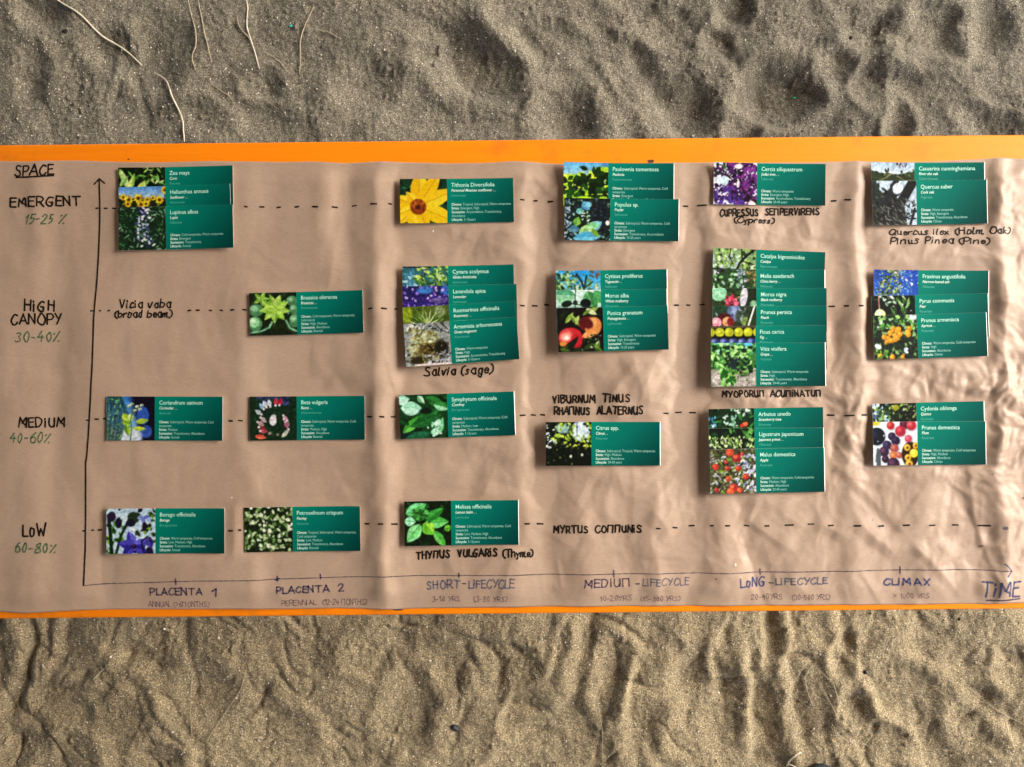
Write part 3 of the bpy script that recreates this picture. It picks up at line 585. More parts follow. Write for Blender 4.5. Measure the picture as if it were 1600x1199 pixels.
dashes = [(151,157,326.5),(164.5,170.5,326.8),(177,183.5,326.8),(383,388.5,324.3),(406.5,414.5,324.5),(433,440,325.2),(461.5,469,324.6),(489.5,499,324.8),(520,529,325.3),(550.5,558.5,323),(580,591,320.8),(607.5,613,320.2),
 (812.5,819.5,313.6),(833.5,840,314.5),(855.5,864.5,315.8),(1066.5,1075,323),(1088.5,1103,322.3),(1296.5,1305.5,315),(1317,1326.5,314),
 (143.5,150,486.5),(157,160.5,486.3),(170,174.5,486),(294,300,485.7),(307,313,485.3),(327,332.5,485.7),(344,349.5,485.6),(361,367.5,484.8),(380,387,484.7),(577,583.5,483.2),(597,606,483.2),(617,622,483.3),
 (812,820,478.2),(831,840,478.3),(850.5,858,476.8),(1052.5,1060.5,477.3),(1072,1078.5,477.2),(1092.5,1101,476.4),(1292.5,1302.5,479.4),(1315.5,1322.5,479),(1336.5,1344,479.2),
 (137,142,656.7),(150.5,157,655),(163.5,168,654.3),(358.5,365.5,657.7),(373.5,381,657.3),(575,583.5,651),(594.5,602,651),(611.5,618.5,651.4),(812,821.5,649),(829.5,837.5,648.6),(844,851.5,648.4),(1035.5,1044.5,646),(1055,1065,644.6),(1076.5,1087,645),
 (1290.5,1301.5,648.7),(1315.5,1330.5,649.2),(1342.5,1352,648.4),(131,136,829),(144.5,149,828),(154.5,161,827.7),(358.5,367,828.4),(374.5,379.5,827.2),(570.5,578.5,817.7),(592,600.5,817.2),(612.5,622.5,817.8),(819,828,817.7),(838.5,849,818.2),
 (1023.5,1030.5,824.6),(1049.5,1057.5,823.7),(1075,1085,821),(1107.5,1113.5,820.6),(1130.5,1138.5,820.4),(1161,1169.5,820.8),(1192.5,1200,820.8),(1224,1238,819.6),(1260,1270,818.2),(1291,1300,820.2),(1330.5,1342,820.4),(1370,1379.5,821.5),(1407.5,1418,819.7),(1447.5,1458,819.8),(1485.5,1496,820),(1525.5,1545.5,820.8)]
for (a, b_, y) in dashes:
    q = rnd.uniform(-.8, .8); ink_obj('dash', [spline([(a+.8, y+q*.5), (b_-.8, y-q*.5)], 2)], 2.3, M_black)

# ------------------------------------------------------------------ pictures printed on the cards (painted in numpy, stored as a colour per vertex)
PW, PHt = 73., 69.
class Pic:
    def __init__(s, base, nx=82, ny=78):
        s.x, s.y = np.meshgrid(np.linspace(0, PW, nx), np.linspace(0, PHt, ny)); s.c = np.zeros((ny, nx, 3)); s.c[:] = hx(base); s.r = random.Random(len(base)+int(base, 16))
    def put(s, a, col):
        col = hx(col) if isinstance(col, str) else col; a = np.clip(a, 0, 1)[..., None]; s.c = s.c*(1-a)+col*a; return s
    def grad(s, c0, c1, y0=0, y1=PHt):
        t = np.clip((s.y-y0)/(y1-y0), 0, 1)[..., None]; s.c = hx(c0)*(1-t)+hx(c1)*t; return s
    def noise(s, sc_, seed, col, th=0., soft=.25, box_=None):
        n = gnoise(s.x, s.y, sc_, seed)+.4*gnoise(s.x, s.y, sc_*.45, seed+1)
        a = sstep(th-soft*.5, th+soft*.5, n)
        if box_: a = a*s.mask(*box_)
        return s.put(a, col)
    def mask(s, x0, x1, y0, y1, f=1.5): return sstep(x0-f, x0+f, s.x)*sstep(x1+f, x1-f, s.x)*sstep(y0-f, y0+f, s.y)*sstep(y1+f, y1-f, s.y)
    def rect(s, x0, x1, y0, y1, col, f=.8): return s.put(s.mask(x0, x1, y0, y1, f), col)
    def disc(s, cx, cy, rx, ry, col, hi=None, soft=1., ang=0):
        dx, dy = s.x-cx, s.y-cy; u = (dx*math.cos(ang)+dy*math.sin(ang))/rx; v = (-dx*math.sin(ang)+dy*math.cos(ang))/ry; r = np.sqrt(u*u+v*v)
        s.put(sstep(1+soft/min(rx, ry)*.5, 1-soft/min(rx, ry)*.5, r), col)
        if hi: s.put(.85*sstep(.8, .1, np.sqrt((u+.3)**2+(v+.3)**2)), hi)
        return s
    def leaf(s, cx, cy, L, W, ang, col, col2=None, vein=None):
        dx, dy = s.x-cx, s.y-cy; u = (dx*math.cos(ang)+dy*math.sin(ang))/L; v = -dx*math.sin(ang)+dy*math.cos(ang)
        hw = W*.5*np.sin(np.pi*np.clip(u, 0, 1)**.85); a = sstep(.6, -.4, np.abs(v)-hw)*(u > 0)*(u < 1)
        s.put(a, col)
        if col2: s.put(a*(v > 0)*.8, col2)
        if vein: s.put(a*sstep(.8, .2, np.abs(v))*.7, vein)
        return s
    def line(s, pts, wd, col): return s.put(sstep(wd*.5+.6, wd*.5-.4, seg_small(s.x, s.y, pts)), col)
    def leaves(s, n, size, pal, box_=(0, PW, 0, PHt), asp=.45, seed=0, a0=0, a1=6.283):
        r = random.Random(seed)
        for k in range(n):
            sz = size*r.uniform(.6, 1.4); c = pal[min(len(pal)-1, int((k/n+r.uniform(-.25, .25))*len(pal)) if k else 0)] if r.random() < .8 else r.choice(pal)
            s.leaf(r.uniform(box_[0]-2, box_[1]), r.uniform(box_[2]-2, box_[3]), sz, sz*asp*r.uniform(.7, 1.3), r.uniform(a0, a1), c)
        return s
    def fuzz(s, seed=5, amt=.05):
        k_ = getattr(s, 'tex', 1.0); n = np.random.RandomState(seed).uniform(-1, 1, s.x.shape)*amt + k_*( .20*gnoise(s.x, s.y, 5, seed % 90) + .16*gnoise(s.x, s.y, 2.3, seed % 90+3) + .10*gnoise(s.x, s.y, 14, seed % 90+5))
        s.c = np.clip(s.c*(1+n[..., None])+.035*gnoise(s.x, s.y, 3, seed % 90+7)[..., None], 0, 1)
        q = np.pad(s.c, ((1, 1), (1, 1), (0, 0)), 'edge'); s.c = .44*s.c+.14*(q[:-2, 1:-1]+q[2:, 1:-1]+q[1:-1, :-2]+q[1:-1, 2:]); return s
def seg_small(X, Y, pts):
    d = np.full(X.shape, 1e9)
    for a, b in zip(pts[:-1], pts[1:]):
        a = np.array(a, float); v = np.array(b, float)-a; L = (v**2).sum()+1e-9; t = np.clip(((X-a[0])*v[0]+(Y-a[1])*v[1])/L, 0, 1)
        d = np.minimum(d, (X-a[0]-t*v[0])**2+(Y-a[1]-t*v[1])**2)
    return np.sqrt(d)
def p_zea():
    p = Pic('0c1a08').leaves(60, 11, ['0c1c08', '1c3a10', '3a7a20', '76c050'], seed=1, asp=.3)
    for a in ((2,2,42,9,1.15,'c8e898','a8cc70'),(14,40,32,9,-1.2,'d8f080','90c840'),(27,38,26,8,-.8,'d4ec60','a4d040'),(20,34,24,6,-1.4,'b8e070','78b038'),(2,30,22,7,-.9,'a8d878','6aa848'),(60,14,14,5,2.5,'58b040','88d860'),(60,22,16,4,.4,'78c860','50a038')): p.leaf(*a)
    return p.leaves(30, 9, ['a8d860', '203c10', '508828', 'd8f0a0'], (40, 73, 0, 30), .25, 3)
def p_sunf():
    p = Pic('5a9ae8').grad('4f94e6', '9cc0ea', 0, 16); p.rect(0, 74, 19, 70, '1c2410', 2); p.leaves(70, 7, ['20300f', '344a14', '6a7a1c', '101808'], (0, 73, 18, 69), .5, 5)
    r = random.Random(4)
    for (x, y, q) in ((7,16,5),(15,20,6.5),(30,18,7),(44,21,5),(53,18,4),(63,21,6.5),(72,6,6),(14,27,5),(34,28,6),(42,27,5),(30,45,7),(55,50,7),(12,55,7)):
        for k in range(10): p.leaf(x, y, q*1.2, q*.5, k*.63+r.random()*.3, r.choice(['f0c818', 'f8dc30', 'd8a010']))
        p.disc(x, y, q*.42, q*.42, '4a2c08', '7a4a10')
    return p
def p_lupin():
    p = Pic('16301c').leaves(230, 8, ['0e2014', '1c3c22', '2c5a34', '488850', '9ac8a0'], asp=.16, seed=6)
    p.disc(39, 6, 8, 7, '1a1c40'); r = random.Random(2)
    for k in range(75):
        y = 3+k*.82; x = 39+r.uniform(-1, 1)*(5+k*.11)
        p.leaf(x, y, r.uniform(4, 8), r.uniform(2, 4), r.uniform(0, 6.2), r.choice(['c0d4f4', 'e4ecfc', '8098c8', '404c80', 'f4f8ff', '202850']))
    return p
def p_cori():
    p = Pic('2e78c8').grad('2a74cc', '98c0f0'); p.put(sstep(30, 42, p.x-.25*p.y), '141024'); p.disc(55, 30, 9, 14, '2c58c0'); p.disc(60, 55, 9, 10, '3058b8'); p.disc(35, 62, 18, 12, 'd0e0fa', soft=5); p.disc(8, 62, 9, 12, 'b0cce8', soft=4)
    for k in range(14): p.line([(2+k*1.5, -2), (1+k*2.4, 26), (k*1.6, 70)], 1.0, ['122c18', '2a5a38', '0c1c10'][k % 3])
    for k in range(40): p.leaf(random.Random(k).uniform(0, 22), random.Random(k+50).uniform(0, 66), 6, 1.6, k*1.3, ['1c4828', '4c9858', '88c890'][k % 3])
    for a in ((24,27,17,10,.9,'98c828','c8e848'),(36,44,-14,8,.3,'7ab020','b0dc40'),(44,40,20,8,-.15,'b8d838','88b020'),(40,50,20,7,.05,'d0e840','90b828'),(30,44,18,9,1.4,'a0d030','50801c'),(36,38,12,9,-1.5,'d8f0a0','98c850')): p.leaf(*a)
    for (x, y) in ((38,12),(46,16),(50,20),(34,15),(43,22),(53,14)): p.disc(x, y, 3, 2.3, 'd0ecd0'); p.disc(x+1, y+1, 1.3, 1.2, '608050')
    p.line([(36,70),(38,48),(36,38),(40,20)], 1.6, '4c8020'); return p
def p_borage():
    p = Pic('b4d4f0').leaves(46, 9, ['20301c', '101420', '3c6824', 'd8e8fc'], asp=.45, seed=8); p.leaves(30, 8, ['4c8c1c', '8cc828', '204010'], (0, 24, 28, 69), .5, 9)
    p.line([(8,70),(6,40),(3,10)], 5, '142410'); p.line([(14,70),(22,40),(36,12)], 4, '1c2c18'); p.disc(18, 22, 5, 8, '181430'); p.disc(8, 12, 6, 8, '281c3c', soft=2); p.disc(40, 14, 9, 9, '24381c', soft=3); p.disc(36, 22, 7, 6, '181830')
    for a in ((56,12,10,6,.3,'5870d0'),(55,12,10,7,2.8,'8098e4'),(55,12,13,7,1.6,'6c80d8'),(60,20,10,6,-.8,'90a8ec')): p.leaf(*a)
    p.disc(57, 28, 4, 7, '200c28'); p.leaves(20, 7, ['305c1c', '182810', '70a030'], (62, 73, 0, 45), .5, 11)
    for k, a in enumerate((-1.95, -.35, .55, 2.4, 3.3)): p.leaf(41, 57, 24, 14, a, ['3c34b0', '5c58d8', '2c2494', '4438bc', '3028a0'][k], ['6c68e8', '4840c4', '4840b8', '201878', '5048c8'][k])
    p.disc(41, 58, 4, 3.4, '20103c', '70305c'); p.line([(56,69),(52,50),(60,44)], 2, '181028'); p.leaf(62, 44, 18, 12, 1.3, '2c2480', '5048b0'); p.leaf(60, 60, 14, 10, .8, '181438'); return p
def p_cabb():
    p = Pic('16240f').leaves(60, 9, ['101c0c', '28401c', '182c10'], asp=.5, seed=12)
    for (x, y, a, b_) in ((10,28,11,10),(8,50,11,12),(66,14,9,8),(69,28,8,8),(70,46,9,11)): p.disc(x, y, a, b_, '4c8858', 'a4dcb0'); 
    p.disc(7, 48, 8, 8, '90d898', 'd8f8d0')
    for q in (((2,64),(18,62),(30,56),(34,48)), ((56,46),(62,58),(72,63)), ((54,14),(50,24),(60,34))): p.line(q, 3, '78b890')
    for k in range(9):
        a = k*.7+.2; p.leaf(39, 26, 24, 11, a, ['8cc838', 'a8dc50', '70b02c', 'b8e868'][k % 4], ['b4e060', '84c038'][k % 2], 'd0f090')
    for k in range(6): p.leaf(39, 27, 12, 6, k*1.05, 'b4e458', '88c038')
    for k in range(5): p.leaf(18, 10, 13, 6, k*1.3, '98cc50', '68a030')
    return p
def p_beet():
    p = Pic('14301c').leaves(160, 6, ['102818', '1c3c24', '24482c', '0c2010'], asp=.3, seed=14)
    p.leaves(50, 8, ['2c3c70', '484c90', '1c2450', '303860'], (16, 60, 0, 16), .4, 15, 3.6, 5.8)
    P_ = [(22,20,-2.2,'8cb0d8'),(26,17,-2.0,'e0ecf4'),(32,16,-1.8,'d0e0f0'),(40,14,-1.5,'d83048'),(46,14,-1.3,'a81c34'),(18,28,-2.5,'b8c4d4'),(17,33,.7,'c8b0b8'),(12,40,.5,'b89898'),(14,48,.3,'902838'),(16,54,.1,'c05060'),(52,30,1.0,'c890a8'),(53,36,.9,'a83860'),(55,40,1.2,'c04878'),(58,38,1.5,'a07088'),(60,52,2.2,'8c9488'),(58,56,2.4,'c8ccb8'),(34,34,1.5,'e4dce8')]
    for (x, y, a, c) in P_: p.leaf(x, y, 12, 6.5, a, c, None, None); p.disc(x, y, 1.8, 1.8, 'f4e4ec')
    p.disc(36, 38, 5.5, 8, 'd8d4e4', 'f8f4fc'); p.disc(37, 31, 4, 2.5, 'c8c8d4'); p.leaf(8, 62, 18, 7, .15, 'e04838', 'f87858'); p.disc(31, 58, 2.5, 2.5, 'a89088'); p.disc(43, 60, 2.4, 2, '908078'); return p
def p_pars():
    return Pic('18260f').leaves(330, 6.5, ['121e0c', '243c18', '3c6024', '6c9450', 'b4d098', 'e4f4d4'], asp=.55, seed=16)
def p_tith():
    p = Pic('143c24').leaves(60, 9, ['0c2818', '1c5434', '2c7c50', '0a1c10'], asp=.35, seed=17)
    for k, (a, L, W) in enumerate(((2.45,44,17),(1.9,46,18),(-2.75,44,17),(3.0,44,17),(1.45,44,20),(.95,30,12),(-1.5,60,27),(-1.0,66,23),(-.42,66,24),(.40,70,26),(-2.25,30,16),(1.2,46,18),(2.75,40,14))):
        p.leaf(28, 43, L, W, a, ['f4c408', 'f8d010', 'ecb400', 'f4bc00'][k % 4], ['f8d828', 'f0c000'][k % 2], 'a86c00')
    p.disc(28, 43.5, 12.5, 12.5, '8c3808', 'c06018', 2)
    r = random.Random(3)
    for k in range(70):
        a = r.uniform(0, 6.28); q = r.uniform(0, 12); p.disc(28+q*math.cos(a), 43.5+q*math.sin(a), .9, .9, r.choice(['e08828', '5c1c04', 'b04c10', '401004']))
    p.tex = .25; p.disc(28, 44, 4, 4, '4c1c08', soft=3); return p
def p_arti():
    p = Pic('2c6470').leaves(80, 9, ['1c4c58', '3c8890', '184038', '5cb0c0'], asp=.3, seed=18); p.rect(0, 73, 0, 2, '181030'); p.leaves(30, 8, ['4890c0', 'a8d8f0'], (4, 28, 14, 34), .3, 19)
    p.leaves(70, 8, ['5c9c38', '94cc50', 'd0e888', 'b8dc68', '3c7428'], (24, 70, 2, 24), .4, 20); p.leaves(40, 9, ['10240c', '305c20', '78a848'], (26, 72, 20, 40), .2, 21); return p
def p_lav():
    p = Pic('201c58').disc(36, 6, 12, 6, '3c84d8', soft=5).disc(68, 8, 8, 8, '2c68c0', soft=4); p.rect(0, 73, 16, 70, '2c2070', 4)
    p.leaves(170, 5, ['1c1450', '38208c', '5838b0', '8868d8', 'c8b0f4'], (0, 73, 2, 69), .6, 22); p.disc(58, 23, 14, 4, '5c4890', '8878b8', 3); p.disc(34, 8, 10, 4, '3478cc', soft=4); return p
def p_rose():
    p = Pic('5c6c18').grad('50641c', '2c3c10', 0, 50); p.disc(6, 12, 9, 14, '88a018', soft=6); p.disc(58, 10, 9, 9, '8c9c70', soft=5); p.disc(38, 30, 24, 12, '2c4410', soft=6)
    for k in range(30):
        a = -1.57+(k-15)*.11; p.leaf(38+(k % 5-2)*3, 34, 26+(k % 4)*4, 2, a, ['9cb868', 'c8d898', '4c6c24', '688c38'][k % 4])
    return p
def p_mug():
    p = Pic('8c9494').leaves(130, 7, ['404c48', 'a8b4b4', 'd8e4e0', '242c30', 'eef4f4'], asp=.4, seed=24); p.disc(32, 38, 25, 25, 'a8b48c', soft=9); p.leaves(150, 7, ['a8bc98', 'd0dcb8', '8c8448', 'b8a868', '645828'], (10, 56, 12, 58), .35, 25)
    p.disc(36, 46, 15, 12, '5c4c20', soft=8); p.disc(58, 42, 12, 14, '1c1c14', soft=7); p.disc(20, 60, 14, 7, '2c2810', soft=6); p.leaves(60, 5, ['8c7c40', 'b0a060', '443818', '141410'], (26, 60, 30, 62), .35, 26)
    p.leaves(50, 5, ['20242c', '8c94a8', 'c8ccd8'], (36, 73, 52, 69), .5, 27); p.line([(48,0),(60,14),(72,18)], 1.5, '383028'); p.line([(58,0),(70,12)], 1.2, '2c2420'); p.rect(14, 73, 66, 70, 'e8d8d4', 1); return p
def p_comf():
    p = Pic('12401c').leaves(20, 24, ['0c2c14', '1c5824', '0a2010'], asp=.5, seed=28)
    for a in ((-4,10,20,16,-.2,'a8e8d0','c8f4e4'),(2,20,34,22,.1,'98e0c0','b8f0d8'),(4,60,42,14,-.75,'3ca030','78d858'),(24,44,42,18,-.5,'1c6c28','2c8438'),(16,50,52,16,-.35,'185c24','1c7030'),(40,4,36,14,.5,'288030','1c6428'),(52,16,26,14,.3,'30903c','a8f0c8'),(-2,36,20,12,.6,'0c3414','185020'),(50,66,34,18,-1.1,'185c28','7ce0a0'),(52,66,14,12,-1.4,'a8f4d0','c8fce0'),(56,50,12,9,-1.2,'b0f4d4'),(28,2,16,9,.9,'b8ecc8','60a868')): p.leaf(*a)
    p.disc(40, 26, 10, 5, '0c1c10', soft=3); p.leaves(14, 6, ['c8f8dc', '90e0b0'], (44, 62, 46, 69), .5, 29); p.rect(0, 20, 60, 70, '0c2420', 4); p.leaf(8, 69, 40, 14, -.2, '1c6848', '186038'); return p
def p_meli():
    p = Pic('0c200c').leaves(60, 8, ['0a1808', '183818', '2c5c28', '081004'], asp=.5, seed=30)
    for a in ((2,20,36,18,-.45,'7ce898','58c870'),(12,14,28,14,.15,'50c858','90f0a8'),(0,30,18,15,.1,'90e8b0','a8f4c8'),(26,38,-34,17,-.85,'78e080','a8f8b8'),(24,36,32,18,2.25,'70dc78','98f0a0'),(32,34,38,18,-.05,'4cc048','80e888'),(34,30,34,14,-.6,'3ca83c','208028'),(30,34,24,20,.85,'98e840','60c028'),(46,46,32,13,.95,'48b040','78d860'),(62,44,12,10,-.3,'80e840','58c030'),(12,18,26,18,.3,'205c20','3c9838')): p.leaf(*a, '2c7828')
    p.leaves(26, 5, ['246828', '1c4c1c', '50a848'], (16, 40, 14, 30), .6, 31); return p
def p_paul():
    p = Pic('60b8f0').grad('58b4f4', '98ccf0', 0, 20); p.put(sstep(20, 14, np.abs(p.x-12)+.3*p.y*0)*sstep(16, 22, p.y), 'c8f020'); p.put(sstep(18-.42*(PW*0+1)*0, 24, p.y+np.clip(p.x-34, 0, 40)*.55-3*gnoise(p.x, p.y, 9, 3)), 'b4e820'); p.put(sstep(60, 64, p.x)*sstep(8, 5, p.y), '4c90d8')
    p.leaves(60, 8, ['d0f428', '98d010', 'e4f840'], (0, 73, 18, 56), .7, 32); p.leaves(60, 15, ['0c2408', '143808', '1c4c10', '0a1c06'], (2, 73, 26, 52), .6, 33); p.leaves(24, 13, ['0c2408', '143808'], (38, 73, 12, 30), .6, 34)
    p.disc(34, 60, 16, 7, 'b8ec20', soft=3); p.disc(65, 56, 7, 3, 'a8dc20'); p.leaves(20, 5, ['c8f098', '90c060', 'd8f440'], (4, 73, 28, 54), .35, 35); return p
def p_popl():
    p = Pic('14241c').leaves(220, 4.5, ['0a1410', '1c3024', '3c5c50', '283c58', '101c2c', '8cb8a8'], asp=.5, seed=36); p.leaves(40, 5, ['a8c8c8', '48687c', '90a8d0'], (0, 9, 0, 69), .5, 37); p.disc(58, 30, 13, 30, '141c24', soft=8); p.leaves(24, 4, ['304858', '202c38'], (46, 72, 4, 50), .5, 38); p.disc(69, 40, 3.4, 4, 'e0f0e8')
    for a in ((29,6,17,14,.9,'5cb0d8','3c88c0'),(44,9,-13,9,-.3,'78c0dc'),(18,22,14,10,-.1,'60b8b8','90d8d8'),(38,52,26,16,-.55,'88d0e0','58b0c8'),(36,48,20,14,-.2,'78c888','98e0a8'),(18,46,16,12,-1.3,'60a838','90c850'),(24,62,24,11,-.95,'a8dc88','70b058'),(38,46,22,13,1.5,'b0e0a0','80c078'),(14,66,46,18,-.1,'48a8d8','70c8f0'),(8,50,17,13,.1,'3c7898','5890a8'),(44,50,18,8,.9,'6c9828')): p.leaf(*a)
    p.leaves(16, 4, ['d0ecc8', 'a8dcc0'], (26, 42, 26, 38), .4, 39); return p
def p_cyti():
    p = Pic('28a0f0').grad('1c94e8', '60c0f4', 0, 34); p.leaves(90, 7, ['142410', '284818', '40702c', '70a050', 'a8d0a0'], (0, 28, 0, 32), .5, 40); p.leaves(40, 8, ['70a060', 'a0d090', '345c2c', 'd0d8b8'], (26, 73, 20, 32), .4, 41); p.leaves(16, 6, ['6c4838', 'a07868', '406030'], (56, 72, 0, 8), .5, 42)
    p.line([(46,30),(42,18),(34,6)], 3.4, '142c34'); p.line([(46,30),(50,8)], 3, '183840'); p.line([(46,28),(60,18)], 2.4, '2c4c38'); p.rect(0, 73, 32, 70, '284020', 3); return p
def p_malb():
    p = Pic('c4ece0').grad('d0f0ec', 'b0e4d4', 0, 40); p.leaf(-4, 8, 38, 26, .05, '50a078', '90d0a0', 'c8f0d0'); p.leaf(50, 2, 36, 26, 1.2, '388848', '58a868', '98d8a0'); p.leaf(62, 2, 26, 18, .9, '48a058'); p.disc(17, 22, 9, 5, '101c14', ang=-.2); p.disc(48, 21, 9, 7, '0c1418'); p.disc(31, 20, 3.5, 4, '141c18'); p.line([(32,0),(31,12),(31,28)], 1.2, '24382c'); p.line([(22,21),(40,24),(58,28)], 1.4, '1c2c20'); p.rect(0, 73, 28, 70, '183020', 3); return p
def p_pome():
    p = Pic('120c0a').leaves(50, 10, ['1c2c10', '102008', '0a0806'], asp=.4, seed=44)
    for a in ((12,24,22,7,-.9,'78a038','a8cc60'),(20,10,24,7,.9,'94b848','587828'),(34,12,16,6,1.9,'a8c868'),(50,8,20,7,-.5,'88ac40'),(46,2,20,8,.5,'c8d8a0'),(40,12,16,5,-.6,'608830')): p.leaf(*a)
    p.disc(50, 26, 16, 12, '701418', '942028', 2); p.disc(57, 30, 13, 15, 'e08840', 'f8c880', 2, .4); p.disc(46, 24, 12, 8, '5c1014', soft=3, ang=.5); p.leaf(38, 46, 28, 11, -.35, 'e89048', 'f0a860')
    p.disc(20, 47, 19.5, 16, 'd0202c', 'f88078', 2); p.disc(12, 46, 8, 6, 'f8a898', soft=6); p.disc(14, 47, 4, 3, 'fce0d8', soft=3); p.disc(30, 52, 9, 11, 'c01828', soft=4); p.disc(8, 56, 6, 4, 'd88c38', soft=3)
    for a in ((10,62,26,7,-.5,'182c10','3c5c20'),(14,68,30,9,-.9,'101c0c'),(40,66,22,7,-.5,'2c4818'),(56,58,26,9,.8,'507c24','284414'),(60,66,16,8,-1.2,'6c9838'),(22,68,26,8,-.1,'1c3010'),(2,64,18,6,.2,'44641c')): p.leaf(*a)
    p.leaves(30, 4, ['506c30', 'c8d8b8', '203014'], (40, 73, 44, 69), .4, 45); p.tex = .5; return p
def p_citr():
    p = Pic('0c140a').leaves(120, 5, ['080c06', '142010', '20301a', '304c18'], asp=.5, seed=46); p.disc(56, 14, 15, 16, 'c8e4f8', soft=4); p.disc(28, 10, 12, 8, '98c8c8', soft=5)
    p.leaves(90, 6, ['1c3414', '3c6820', '90b830', '102008', 'b8d848'], (14, 73, 0, 34), .5, 47); p.disc(55, 16, 11, 13, 'd0ecfc', soft=3); p.line([(50,0),(50,24)], 1, '405060'); p.disc(50, 8, 1.6, 1.8, '283c48'); p.leaves(34, 5, ['b8d430', '88a820', 'd8e850'], (34, 73, 22, 48), .5, 48); p.put(sstep(34, 42, p.y+p.x*-.05)*.9, '080e08'); p.leaves(40, 3, ['20381c', '68883c', '142010'], (0, 73, 34, 66), .5, 49); p.leaves(16, 5, ['e8f4fc', 'b8c8d8'], (2, 16, 6, 40), .5, 50)
    for q in ((58,52),(40,54),(2,38),(67,30)): p.disc(*q, 2, 2.2, 'dcecd0')
    return p
def p_cerc():
    p = Pic('d8e8fc').leaves(36, 6, ['284828', '486c38', '1c2c28'], (4, 46, 0, 20), .7, 52)
    p.leaves(260, 8, ['280c3c', '44145c', '5c1c70', '1c0828', '782888'], (28, 73, 0, 66), .7, 53); p.leaves(110, 7, ['301450', '502484', '240c30', '4c2c90'], (0, 50, 40, 69), .7, 54); p.leaves(30, 6, ['30103c', '441c50'], (0, 30, 8, 24), .7, 55)
    p.line([(0,14),(20,20),(46,40),(73,68)], 2.4, '28141c'); p.line([(2,22),(16,18)], 1.4, '281c2c'); p.disc(18, 30, 7, 8, 'c4e8fc', soft=3); p.disc(42, 6, 7, 4, 'fcf4fc', soft=2); p.disc(41, 36, 2.4, 5, 'f4e4fc'); p.disc(66, 66, 6, 2.5, 'f8f0e4', ang=.5); p.leaves(26, 4, ['f8f0fc', 'd8c8ec'], (0, 73, 2, 68), .6, 56); return p
def p_cata():
    p = Pic('7ca070').leaves(240, 6, ['3c5c20', '5c8434', '90b850', 'b4d470', 'c8e8b8', '284018'], asp=.7, seed=58); p.leaves(26, 5, ['d0e4f8', 'a8c0d8'], (0, 50, 12, 34), .7, 59)
    p.line([(40,36),(46,22),(60,8),(70,0)], 3.4, '141410'); p.line([(50,20),(48,0)], 2, '181810'); p.line([(30,0),(28,12),(34,24)], 1.5, '20240f'); p.line([(52,20),(70,24)], 1.6, '1c2010'); p.rect(0, 73, 32, 37, '141c14', 1.5); return p
def p_meia():
    p = Pic('284828').leaves(180, 6, ['14240f', '2c5424', '4c8c40', '80c078', 'b8d8c8'], asp=.5, seed=60); p.leaves(24, 5, ['8ca8b8', 'c8dce8', '5c7484'], (40, 58, 2, 26), .7, 61); p.leaves(30, 5, ['6c5030', 'a87c50', '405c20'], (58, 73, 0, 22), .5, 62); p.leaves(12, 6, ['101810', 'd0d8e0'], (0, 14, 0, 6), .5, 63); return p
def p_mnig():
    p = Pic('1c3018').leaves(40, 14, ['142410', '284420', '345c2c'], asp=.6, seed=64); p.disc(10, 8, 14, 12, '8cd4a8', 'b8f0d0', 2); p.disc(52, 14, 6, 16, 'c8c8dc', 'e4e4f4', 1, .15); p.line([(20,20),(36,18),(52,10)], 2, '9cc078'); p.disc(68, 26, 6, 7, '88b890'); p.leaves(36, 5, ['c82c50', 'e84870', 'f07090', '981c38'], (24, 44, 14, 28), .7, 65); p.disc(10, 3, 9, 3, '90d8b0')
    p.disc(20, 40, 20, 10, '283820', soft=4); return p
def p_peach():
    p = Pic('283c20').disc(10, 10, 20, 14, '1c4428', soft=5); p.disc(36, 10, 12, 14, '5c70a0', soft=5); p.disc(36, 8, 5, 7, '90a4d8', soft=3); p.disc(46, 16, 8, 10, '3c4c40', soft=4); p.disc(54, 24, 7, 7, '78984c', soft=4); p.leaves(26, 6, ['4c6858', '98a8c0', '2c3c30'], (0, 60, 0, 20), .4, 66); p.line([(70,0),(60,30)], 2.6, 'e0e4e8'); p.line([(66,4),(56,30)], 1.6, '1c1c14')
    p.disc(20, 20, 12, 9, '4c0c14', soft=2); p.disc(6, 26, 9, 8, 'e890a8', 'fcd0d0', 2); p.disc(25, 25, 9, 8, 'e8a068', 'f8c898', 2); p.disc(30, 25, 6, 7, '7c1818', soft=2); p.disc(7, 52, 9, 8, 'e8a070', 'f8d0a0'); p.disc(50, 52, 9, 8, 'e8a070', 'f8d0a0'); return p
def p_fig():
    p = Pic('141c14').rect(0, 73, 0, 3, '5c4c34', 1)
    for k in range(6): p.disc(-1+k*15.5, 10, 7.6, 7.2, 'b4bc18', 'e4e840', 1)
    for k in range(6): p.disc(6+k*15, 26, 7.4, 6.6, '2c3c88', '98a8e8', 1); p.disc(9+k*15, 28, 3, 3, '182058', soft=2)
    for k in range(6): p.disc(k*15, 44, 7, 7, '582048', '904878', 1)
    p.rect(0, 73, 16.5, 19, '101408', 1.2); return p
